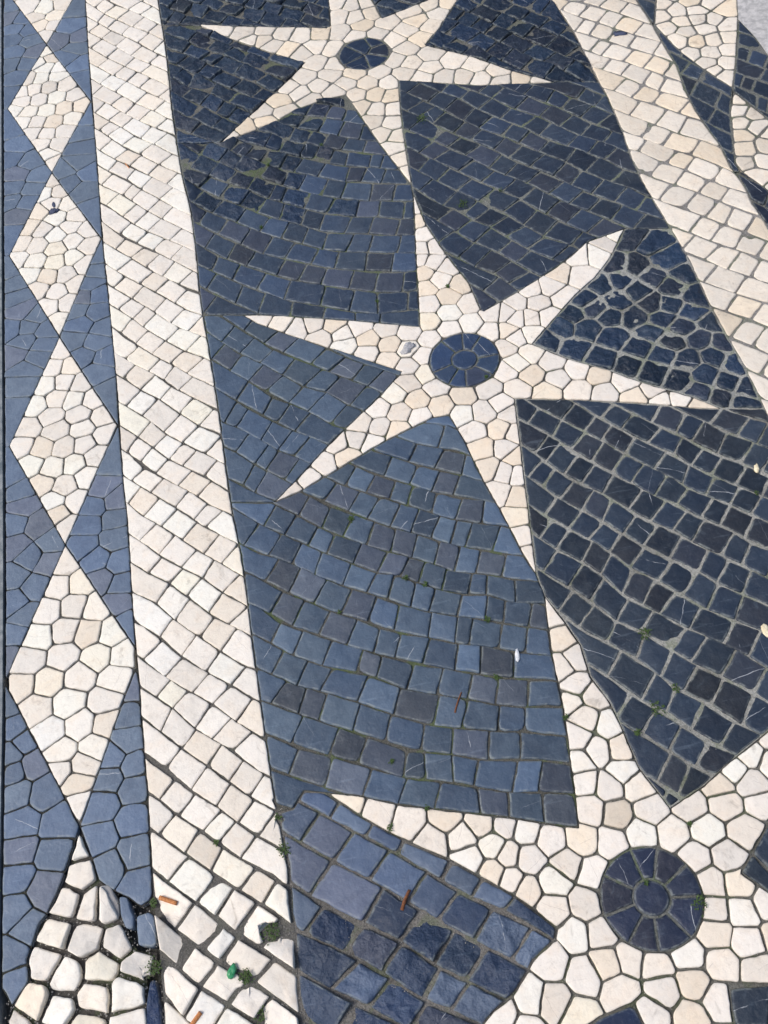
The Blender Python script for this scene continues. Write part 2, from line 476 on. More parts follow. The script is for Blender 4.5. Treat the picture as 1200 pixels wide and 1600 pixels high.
def stone(mb, P, c, rng, st, col, lift=0., tilt=None):
    """one set stone: sunken sides, a worn rim, a slightly domed uneven top"""
    n = len(P); cx, cy = c; T = tilt if tilt is not None else st['tilt']
    tx, ty = rng.gauss(0, T), rng.gauss(0, T); z0 = max(rng.gauss(0, st['zvar']), -.0006)+lift
    R = math.sqrt(abs(area(P))/math.pi); rel = st['relief']; o = rng.uniform(0, 99)
    bev = min(st['bev'], R*.28)
    rings = [(0, -.022, 1.0), (0, -bev*1.3, 1.0), (bev*.35, -bev*.45, 1), (bev, -bev*.05, 1.0)]
    V = []
    D = P-np.array(c); dl = np.linalg.norm(D, axis=1); dl[dl < 1e-6] = 1e-6
    def surf(x, y, z, k):
        h = rel*(mn.noise(Vector((x*35+o, y*35, o)))*1.0+mn.noise(Vector((x*95+o, y*95, o+7)))*.55)
        return z+z0+(x-cx)*tx+(y-cy)*ty+h*k
    for r, (ins, z, _) in enumerate(rings):
        sc = np.maximum(1-ins/dl, .3)
        if r == 0: sc = sc*.97
        for i in range(n):
            x, y = cx+D[i, 0]*sc[i], cy+D[i, 1]*sc[i]
            V.append((x, y, surf(x, y, z, (0, .4, .8, 1)[r])))
    for k, dz in ((.84, .3), (.62, .65), (.34, .9)):
        for i in range(n):
            x, y = cx+D[i, 0]*k, cy+D[i, 1]*k
            V.append((x, y, surf(x, y, dz*st['dome'], 1)))
    V.append((cx, cy, surf(cx, cy, st['dome'], 1)))
    nr = len(rings)+3; Fc = []
    for r in range(nr-1):
        for i in range(n):
            j = (i+1) % n
            Fc.append((r*n+i, r*n+j, (r+1)*n+j, (r+1)*n+i))
    b = (nr-1)*n
    for i in range(n): Fc.append((b+i, b+(i+1) % n, nr*n))
    mb.add(V, Fc, (*col, 1), (rng.random(), rng.random(), rng.random()), (cx, cy))
    for i in range(4*n): mb.col[-len(V)+i] = (*col, 0)      # alpha 0 marks the rim, where dust and sand collect

# ------------------------------------------------------------ outlines of the mosaic (traced on the photo, laid on the ground plane by G)
B = [(129,-60),(133,0),(138,83),(147,200),(157,333),(162,400),(173,500),(182,600),(193,767),(198,800),(208,967),(217,1067),(222,1150),(229,1220),(233,1300),(238,1400),(245,1450),(248,1483),(255,1567),(258,1670)]
C = [(240,-60),(247,0),(260,83),(270,183),(283,267),(299,333),(307,400),(313,467),(330,567),(343,650),(353,733),(363,800),(377,867),(388,950),(398,1033),(408,1100),(415,1153),(421,1200),(433,1267),(445,1327),(450,1360),(453,1400),(456,1430),(461,1457),(464,1517),(470,1600),(474,1670)]
D = [(835,-60),(863,0),(897,50),(930,117),(947,147),(973,207),(987,247),(1003,283),(1033,333),(1060,377),(1077,407),(1100,457),(1113,483),(1133,520),(1160,567),(1183,613),(1200,650),(1240,725),(1290,810)]
E = [(970,-60),(995,0),(1017,33),(1033,63),(1058,103),(1070,140),(1087,173),(1105,200),(1127,230),(1143,263),(1162,287),(1177,320),(1200,353),(1300,520)]
E0 = [(5,-60),(6,400),(9,900),(8,1100),(3,1400),(1,1600),(0,1670)]
def seg(Ln, y0, y1):
    ys = [p[1] for p in Ln]; xs = [p[0] for p in Ln]; lo, hi = min(y0, y1), max(y0, y1)
    r = [(float(np.interp(lo, ys, xs)), lo)]+[p for p in Ln if lo+4 < p[1] < hi-4]+[(float(np.interp(hi, ys, xs)), hi)]
    return r if y0 < y1 else r[::-1]
s1W = [(311,39),(400,41),(517,43)]; s1N = [(514,0),(508,-60)]; s1N2 = [(549,-60),(582,0),(596,28)]; s1NE = [(633,14),(668,0),(755,-45)]
s1NE2 = [(715,0),(703,17),(687,43),(663,70)]; s1E = [(733,87),(800,110),(866,128)]; s1E2 = [(753,133),(623,125)]
s1S = [(627,183),(643,288)]; s1S2 = [(597,230),(540,147)]; s1SW = [(500,157),(463,170),(430,190),(343,224)]; s1SW2 = [(383,187),(437,137),(477,98)]; s1W2 = [(410,77),(360,60)]
STAR1 = s1W+s1N+s1N2+s1NE+s1NE2+s1E+s1E2+s1S+s1S2+s1SW+s1SW2+s1W2
s2W = [(380,492),(400,491),(533,499),(656,510)]; s2N = [(653,450),(650,400),(646,303)]; s2N2 = [(667,353),(697,397),(733,443),(753,487)]
s2NE = [(783,470),(800,461),(850,430),(890,402),(917,378),(976,357)]; s2NE2 = [(960,390),(950,407),(930,433),(900,460),(870,493),(832,537)]
s2E = [(887,560),(957,580),(1003,597),(1083,620),(1128,638)]; s2E2 = [(1083,637),(1013,630),(923,625),(804,622)]
s2S = [(815,710),(825,793),(830,830),(838,897)]; s2S2 = [(820,870),(800,832),(780,793),(753,747),(728,693),(702,647)]
s2SW = [(677,651),(603,688),(527,733),(468,768),(429,785)]; s2SW2 = [(462,751),(510,698),(538,671),(597,615),(628,580)]; s2W2 = [(585,566),(513,543),(450,522),(400,504)]
STAR2 = s2W+s2N+s2N2+s2NE+s2NE2+s2E+s2E2+s2S+s2S2+s2SW+s2SW2+s2W2
s3W = [(507,1237),(560,1242),(620,1256),(700,1266),(800,1277),(883,1291),(904,1293)]; s3N = [(892,1193),(882,1123),(872,1067),(860,1013),(855,967),(851,931)]
s3N2 = [(880,967),(907,1007),(923,1057),(953,1097),(975,1143),(997,1197),(1020,1227),(1047,1262)]; s3NE = [(1100,1227),(1140,1190),(1200,1142),(1290,1070)]
s3NE2 = [(1290,1120),(1200,1287),(1158,1363)]; s3E = [(1200,1393),(1290,1440)]; s3E2 = [(1290,1540),(1200,1537),(1138,1535)]; s3S = [(1147,1600),(1157,1670)]
s3S2 = [(1030,1670),(1008,1605),(990,1567)]; s3SW = [(937,1590),(870,1640),(830,1670)]; s3SW2 = [(700,1670),(740,1620),(767,1583),(800,1557),(815,1535),(833,1500),(867,1467),(870,1450)]
s3W2 = [(833,1420),(793,1393),(700,1342),(620,1307),(563,1275)]
STAR3 = s3W+s3N+s3N2+s3NE+s3NE2+s3E+s3E2+s3S+s3S2+s3SW+s3SW2+s3W2
dW = [(66,-60),(73,69),(81,269),(93,526),(102,851),(124,1291)]      # waists of the left column of diamonds
dL = [(13,-10),(12,170),(14,399),(14,697),(12,1063)]
dR = [(128,-25),(142,158),(158,372),(183,664)]
D5 = [(124,1291),(140,1330),(154,1375),(170,1392),(186,1430),(208,1478),(212,1484),(243,1487),(240,1520),(226,1528),(232,1600),(238,1670),(12,1670),(10,1595),(18,1572),(46,1532),(42,1500),(60,1442),(73,1428),(95,1380)]

WL = srgb(243, 237, 227); WS = srgb(241, 234, 224); WR = srgb(233, 225, 212)
DT = srgb(104, 120, 142); DF = srgb(75, 91, 110); DG = srgb(41, 52, 67); DR = srgb(34, 49, 70); DK = srgb(45, 56, 73)
smooth = dict(tilt=.012, zvar=.0003, relief=.0003, bev=.0011, dome=.0003)
worn = dict(tilt=.022, zvar=.0005, relief=.0008, bev=.0016, dome=.0005)
soft = dict(tilt=.028, zvar=.0006, relief=.0011, bev=.0019, dome=.0008)
split = dict(tilt=.09, zvar=.001, relief=.0038, bev=.0022, dome=.0014)
loose = dict(tilt=.12, zvar=.0022, relief=.0022, bev=.0017, dome=.0006)
SAND = (.17, .165, .155); DARKSOIL = (.055, .055, .052); PALE = (.44, .45, .43); MID = (.20, .20, .185)
FR = {   # course frames read on the photo: x, y, step along the course, step to the next course
'stripeL': [(190, 60, (22.8, 10.9), (16.7, -14.0)), (230, 350, (24.6, 14.6), (19.5, -18.6)), (240, 520, (27.3, 15.5), (23.2, -20.5)), (280, 940, (36.4, 20.9), (24.2, -30.7)), (320, 1290, (34.6, 23.7), (28.8, -37.2)), (330, 1500, (36.4, 30.0), (26.0, -39.1))],
'stripeR': [(1080,300,(35,13),(17.5,-24))],
'F1': [(350,20,(29,9),(14,-15))], 'F2': [(350,110,(29,12),(17,-16))], 'G0': [(620,-20,(27,9),(14,-14))], 'G1': [(800,50,(29,13),(19,-16))],
'G2': [(690,160,(29,13),(19,-16)), (800,260,(31,15),(22,-19)), (930,280,(33,14),(22,-22)), (750,410,(34,16),(29,-21))],
'F3': [(580,460,(41,4),(1,-31)), (500,440,(40,5),(12,-28)), (560,320,(34,2),(8,-27)), (480,230,(28,6),(12,-20)), (380,400,(31,12),(18,-25)), (330,280,(28,14),(16,-19))],
'F4': [(470,600,(32,13),(26,-27)), (400,640,(32,18),(22,-28)), (550,580,(32,13),(28,-24)), (380,540,(31,18),(20,-26))],
'F5': [(440, 880, (38.0, 15.2), (19.4, -38.8)), (600, 960, (36.1, 15.2), (23.3, -36.9)), (750, 1080, (43.7, 7.6), (1.9, -42.7)), (860, 1090, (42.8, 2.8), (-5.8, -42.7)), (620, 1210, (52.2, 5.7), (3.9, -44.6)), (460, 1100, (33.2, 19.0), (24.2, -34.9)), (700, 740, (35.1, 7.6), (9.7, -30.1)), (500, 780, (34.2, 12.3), (19.4, -30.1)), (820, 960, (39.9, 4.8), (-1.9, -38.8))],
'F6': [(560,1330,(52,29),(30,-48)), (650,1500,(56,30),(32,-48)), (760,1440,(54,30),(28,-46))],
'G4': [(1000, 860, (36.0, 20.7), (18, -36)), (900, 970, (37.8, 21.6), (23, -33)), (1080, 1050, (42.3, 21.6), (21, -42)), (950, 700, (34.2, 18.9), (19, -28)), (1150, 780, (36.9, 18.9), (18, -33)), (860, 720, (30.6, 18.0), (22, -24))],
'G5': [(1200,1350,(38,38),(36,-40))], 'G6': [(1180,1600,(62,2),(2,-60))], 'G7': [(960,1620,(52,22),(22,-50))],
'rt0': [(1100,160,(30,15),(12,-22))], 'rt1': [(1190,320,(36,18),(14,-26))], 'rt2': [(1170,120,(28,10),(8,-20))], 'rt3': [(1010,0,(30,10),(8,-24))]}
GAPS = [(431,1341,.016), (425,1457,.019), (376,1529,.015), (241,1512,.012), (322,1325,.007), (421,1578,.013), (437,1277,.009), (240,1412,.010), (430,1255,.008)]
PHASE = {'F5': -.45}
R = []
def reg(key, poly, label, cat, name, group, kind, col, st, gap, e1, e2, at, bed=SAND, moss=.2, bz=-.0035, lloyd=.4, var=.06, warm=0., jit=.10, fill=.95, rc=.0030, wob=.0007, merge=.24, frames=None, stag=.24, wvar=.15, wav=.125):
    R.append(dict(key=key, poly=poly, label=label, cat=cat, name=name, group=group, kind=kind, col=col, st=st, gap=gap, e1=e1, e2=e2, at=at, bed=bed,
                  moss=moss, bz=bz, lloyd=lloyd, var=var, warm=warm, jit=jit, fill=fill, rc=rc, wob=wob, merge=merge, frames=frames, stag=stag, wvar=wvar, wav=wav))
    if key in FR: R[-1]['frames'] = FR[key]
    if key[:3] in ('tri', 'dia') or key[:4] == 'star': R[-1]['merge'] = .14
    elif key[0] in 'GF' or key[:6] == 'stripe': R[-1]['lloyd'] = .08
GS = 'white paving stripes'; GD = 'white diamonds of the left border'; GT = 'dark triangles beside the left diamonds'; GST = 'white six-pointed stars'; GF = 'dark stone panels around the stars'
reg('stripeL', B+C[::-1], 'long white limestone stripe between the left diamonds and the dark band of stars', 'stripe', 'stripe_mosaic', GS, 'lime', WL, smooth, .0014, (33,17), (25,-24), (250,600), SAND, .08, warm=.5)
reg('stripeR', D+E[::-1], 'cream white stripe crossing the upper right corner with wide grey joints', 'stripe', 'stripe_mosaic', GS, 'lime', WR, worn, .0017, (36,17), (19,-23), (1080,300), (.34,.33,.32), .3, bz=-.0018, warm=.8, jit=.13, rc=.006)
dia = [('topmost white diamond of the left column, cut by the top edge', [dW[0],dL[0],dW[1],dR[0]]),
       ('small white diamond of honeycomb stones, second from the top of the left column', [dW[1],dL[1],dW[2],dR[1]]),
       ('white diamond with the dark grey gum blob near its upper point', [dW[2],dL[2],dW[3],dR[2]]),
       ('whole white diamond left of the central star, directly below the one with the gum blob', [dW[3],dL[3],dW[4],dR[3]]),
       ('largest white diamond of the left column, just above the broken corner', [dW[4],(13,1052),(13,1078),dW[5],(210,1043),(210,1010)])]
for i, (lb, p) in enumerate(dia):
    reg('dia%d' % i, p, lb, 'diamond', 'diamond_mosaic', GD, 'lime', WL, smooth, .0013, (31,0), (15,-22), (90,450), SAND, .05, warm=.7)
reg('dia5', D5, 'broken white diamond at the bottom left, its stones loosened and gaping over dark soil', 'diamond', 'diamond_mosaic', GD, 'lime', WL, loose, .0036, (50,12), (15,50), (120,1500), (.10,.095,.09), .3, bz=-.010, warm=.8, fill=1.2, rc=.0035, wob=.0011)
ord_ = ['first', 'second', 'third', 'fourth', 'fifth', 'sixth']
triL = [[(8,-10),dL[0],dW[1],dL[1],*seg(E0,170,-10)], [dL[1],dW[2],dL[2],*seg(E0,399,170)], [dL[2],dW[3],dL[3],*seg(E0,697,399)],
        [dL[3],dW[4],(13,1052),*seg(E0,1060,697)],
        [(13,1078),dW[5],(95,1380),(73,1428),(60,1442),(42,1500),(46,1532),(18,1572),(2,1545),*seg(E0,1540,1070)]]
tl = ['in the top left corner, left of where the top two diamonds touch', 'on the left edge, left of the waist above the gum-marked diamond',
      'on the left edge, left of the waist below the gum-marked diamond', 'on the left edge, left of the waist above the largest diamond', 'at the bottom left, left of the broken diamond']
for i, p in enumerate(triL):
    reg('triL%d' % i, p, 'slate blue triangle '+tl[i], 'triangle', 'triangle_mosaic', GT, 'dark', DT, smooth, .0007 if i < 4 else .0011, (32,5), (12,-27), ((60,820) if i > 1 else (60,600)), DARKSOIL, .05, bz=-.003, var=.05, fill=.85, jit=.16)
triR = [[dR[0],dW[1],dR[1],*seg(B,158,-25)], [dR[1],dW[2],dR[2],*seg(B,372,158)], [dR[2],dW[3],dR[3],*seg(B,664,372)], [dR[3],dW[4],(210,1010),*seg(B,1010,664)],
        [(210,1043),dW[5],(140,1330),(154,1375),(178,1392),(200,1402),(220,1418),(238,1403),*seg(B,1400,1043)]]
tr = ['between the top two diamonds and the long white stripe', 'beside the white stripe, right of the waist above the gum-marked diamond', 'beside the white stripe, right of the waist below the gum-marked diamond',
      'beside the white stripe, right of the waist above the largest diamond', 'beside the long white stripe, right of the broken diamond']
for i, p in enumerate(triR):
    reg('triR%d' % i, p, 'slate blue triangle '+tr[i], 'triangle', 'triangle_mosaic', GT, 'dark', DT, smooth, .0007 if i < 4 else .0011, (32,5), (12,-27), ((170,820) if i > 1 else (170,600)), DARKSOIL, .05, bz=-.003, var=.05, fill=.85, jit=.16)
reg('star1', STAR1, 'topmost white star, around the roughly filled dark disc, upper arms cut by the top edge', 'star', 'star_mosaic', GST, 'lime', WR, worn, .0014, (28,5), (12,-18), (570,200), (.26,.26,.24), .3, bz=-.002, warm=.9, fill=1.0, rc=.005)
reg('star2', STAR2, 'whole white star in the middle, six arms around a dark rosette of eight wedges', 'star', 'star_mosaic', GST, 'lime', WS, smooth, .0013, (33,5), (15,-26), (730,620), SAND, .25, warm=.9, fill=1.05)
reg('star3', STAR3, 'biggest white star, bottom right, around a large dark rosette of nine wedges', 'star', 'star_mosaic', GST, 'lime', WS, smooth, .0017, (45,5), (20,-40), (1000,1300), MID, .3, bz=-.005, warm=.8, fill=1.05, rc=.0034)
reg('F1', seg(C,-60,38)+s1W+s1N, 'dark stones at the top above the left arm of the topmost star', 'stone panel', 'dark_panel', GF, 'rough', DR, split, .0012, (27,10), (14,-15), (350,20), MID, .2, bz=-.0038, var=.2)
reg('F2', seg(C,38,224)+[(343,224)]+s1SW2+s1W2+[(311,39)], 'dark rough stone wedge between the two left arms of the topmost star', 'stone panel', 'dark_panel', GF, 'rough', DR, split, .0012, (28,12), (17,-16), (350,110), MID, .3, bz=-.0038, var=.2)
reg('F3', seg(C,224,492)+s2W+s2N+[(643,288)]+s1S2+s1SW, 'dark fan of stones left between the topmost star and the middle star', 'stone panel', 'dark_panel', GF, 'dark', srgb(57,71,91), soft, .0011, (30,12), (20,-22), (380,380), (.20,.21,.19), .45, bz=-.0025, var=.2, fill=.9)
reg('F4', seg(C,492,785)+[(429,785)]+s2SW2+s2W2+[(380,492)], 'slate blue wedge between the two left arms of the middle star', 'stone panel', 'dark_panel', GF, 'dark', DF, worn, .0010, (33,16), (24,-30), (420,600), (.13,.14,.12), .35, bz=-.003, var=.15, fill=.9)
reg('F5', seg(C,785,1268)+[(458,1262),(474,1235)]+s3W+s3N+[(838,897)]+s2S2+s2SW, 'large slate blue fan of stones between the middle star and the biggest star', 'stone panel', 'dark_panel', GF, 'dark', DF, soft, .0010, (40,20), (26,-36), (480,1000), (.14,.14,.125), .5, bz=-.003, var=.25, fill=.95, jit=.13)
reg('F6', seg(C,1268,1670)+s3SW2+s3W2+[(507,1237),(474,1235),(458,1262)], 'blue chipped stone wedge at the bottom, below the left arm of the biggest star', 'stone panel', 'dark_panel', GF, 'dark', srgb(86,102,127), soft, .0022, (50,26), (28,-48), (560,1450), (.24,.23,.215), .3, bz=-.004, var=.16, fill=1.0, rc=.0035, wob=.0009)
reg('G0', [s1N2[2],s1N2[1],s1N2[0],(755,-60),(755,-45),(668,0),(633,14)], 'small dark wedge at the top edge between two upper arms of the topmost star', 'stone panel', 'dark_panel', GF, 'rough', DR, split, .0018, (27,10), (14,-15), (620,-20), MID, .1, bz=-.0038)
reg('G1', [s1NE[2]]+s1NE2+s1E+seg(D,128,-60), 'dark glossy chipped stones at the top, right of the topmost star', 'stone panel', 'dark_panel', GF, 'rough', srgb(26,41,62), split, .0010, (26,13), (18,-15), (800,50), MID, .15, bz=-.0038, var=.25)
reg('G2', [(866,128)]+s1E2+s1S+[(646,303)]+s2N2+s2NE+seg(D,357,128), 'dusty charcoal stone field right between the topmost star and the middle star', 'stone panel', 'dark_panel', GF, 'dark', DK, soft, .0010, (31,15), (22,-19), (800,260), (.25,.26,.24), .35, bz=-.002, var=.22)
reg('G3', s2NE[-1:]+s2NE2+s2E+seg(D,638,357), 'dark triangle right of the middle star with glossy blue stones in pale mortar', 'stone panel', 'dark_panel', GF, 'rough', srgb(34,50,72), dict(split, tilt=.04), .0019, (34,15), (24,-26), (960,500), PALE, .3, bz=-.0018, var=.25, fill=.95, rc=.005, wob=.0009)
reg('G4', [(1128,638)]+s2E2+s2S+[(851,931)]+s3N2+s3NE+seg(D,810,638), 'large charcoal stone field on the right with pale sandy joints below the middle star', 'stone panel', 'dark_panel', GF, 'dark', DG, soft, .0015, (38,24), (28,-34), (1000,900), (.45,.45,.42), .28, bz=-.0017, var=.22, fill=.95, rc=.0035, wob=.0008)
reg('G5', [(1158,1363),(1200,1287),(1290,1120),(1290,1440),(1200,1393)], 'dark wedge at the right edge level with the large rosette', 'stone panel', 'dark_panel', GF, 'dark', DG, worn, .002, (38,38), (38,-38), (1200,1350), MID, .2)
reg('G6', s3E2[::-1]+[(1290,1670)]+s3S[::-1], 'dark stones in the bottom right corner', 'stone panel', 'dark_panel', GF, 'dark', DG, worn, .002, (60,2), (2,-60), (1180,1600), MID, .2)
reg('G7', s3S2[::-1]+[(1030,1670),(830,1670)]+[s3SW[1],s3SW[0]], 'lone dark stone tip at the bottom edge below the large rosette', 'stone panel', 'dark_panel', GF, 'dark', srgb(40,54,84), worn, .002, (50,30), (30,-50), (960,1620), MID, .2)
GR = 'mosaic pieces of the upper right border'
reg('rd0', [(1022,38),(1030,-60),(1148,-60),(1154,30),(1150,100),(1145,137),(1100,108),(1060,78)], 'cream white diamond half in the top right corner beside the concrete', 'diamond', 'diamond_mosaic', GR, 'lime', WR, worn, .0021, (30,8), (10,-19), (1090,40), (.24,.24,.225), .2, bz=-.002, warm=.9, rc=.005)
reg('rd1', [(1146,143),(1200,185),(1300,262),(1300,400),(1200,297),(1160,268),(1149,255),(1141,175)], 'cream white diamond cut by the right edge, under the concrete corner', 'diamond', 'diamond_mosaic', GR, 'lime', WR, worn, .0024, (32,10), (12,-24), (1180,220), (.24,.24,.225), .3, bz=-.002, warm=.9, rc=.005)
reg('rt0', [(1022,36),(1060,78),(1100,108),(1145,137),(1141,175),(1149,255),(1156,268)]+seg(E,268,40), 'dark triangle between the right white stripe and the upper right diamonds', 'triangle', 'triangle_mosaic', GR, 'rough', DK, worn, .0020, (30,14), (10,-22), (1100,160), (.22,.23,.22), .2, bz=-.0012, var=.2)
reg('rt1', [(1156,268),(1160,268),(1200,297),(1300,400),(1300,520)]+seg(E,520,270), 'very dark stone tip at the right edge below the cream diamond', 'triangle', 'triangle_mosaic', GR, 'dark', srgb(30,38,56), worn, .0020, (36,18), (14,-26), (1190,320), MID, .2, bz=-.002)
reg('rt2', [(1154,30),(1180,57),(1200,85),(1300,180),(1300,262),(1200,185),(1146,143),(1145,137),(1150,100)], 'dark stones between the concrete corner and the cream diamonds', 'triangle', 'triangle_mosaic', GR, 'dark', DK, worn, .0020, (28,10), (8,-20), (1170,120), (.22,.23,.22), .2, bz=-.0012, var=.2)
reg('rt3', [(1022,36),(1017,33),(995,0),(970,-60),(1030,-60)], 'dark stone sliver at the top edge between the right stripe and the corner diamond', 'triangle', 'triangle_mosaic', GR, 'dark', DG, worn, .0015, (30,10), (8,-24), (1010,0), MID, .2, bz=-.002)

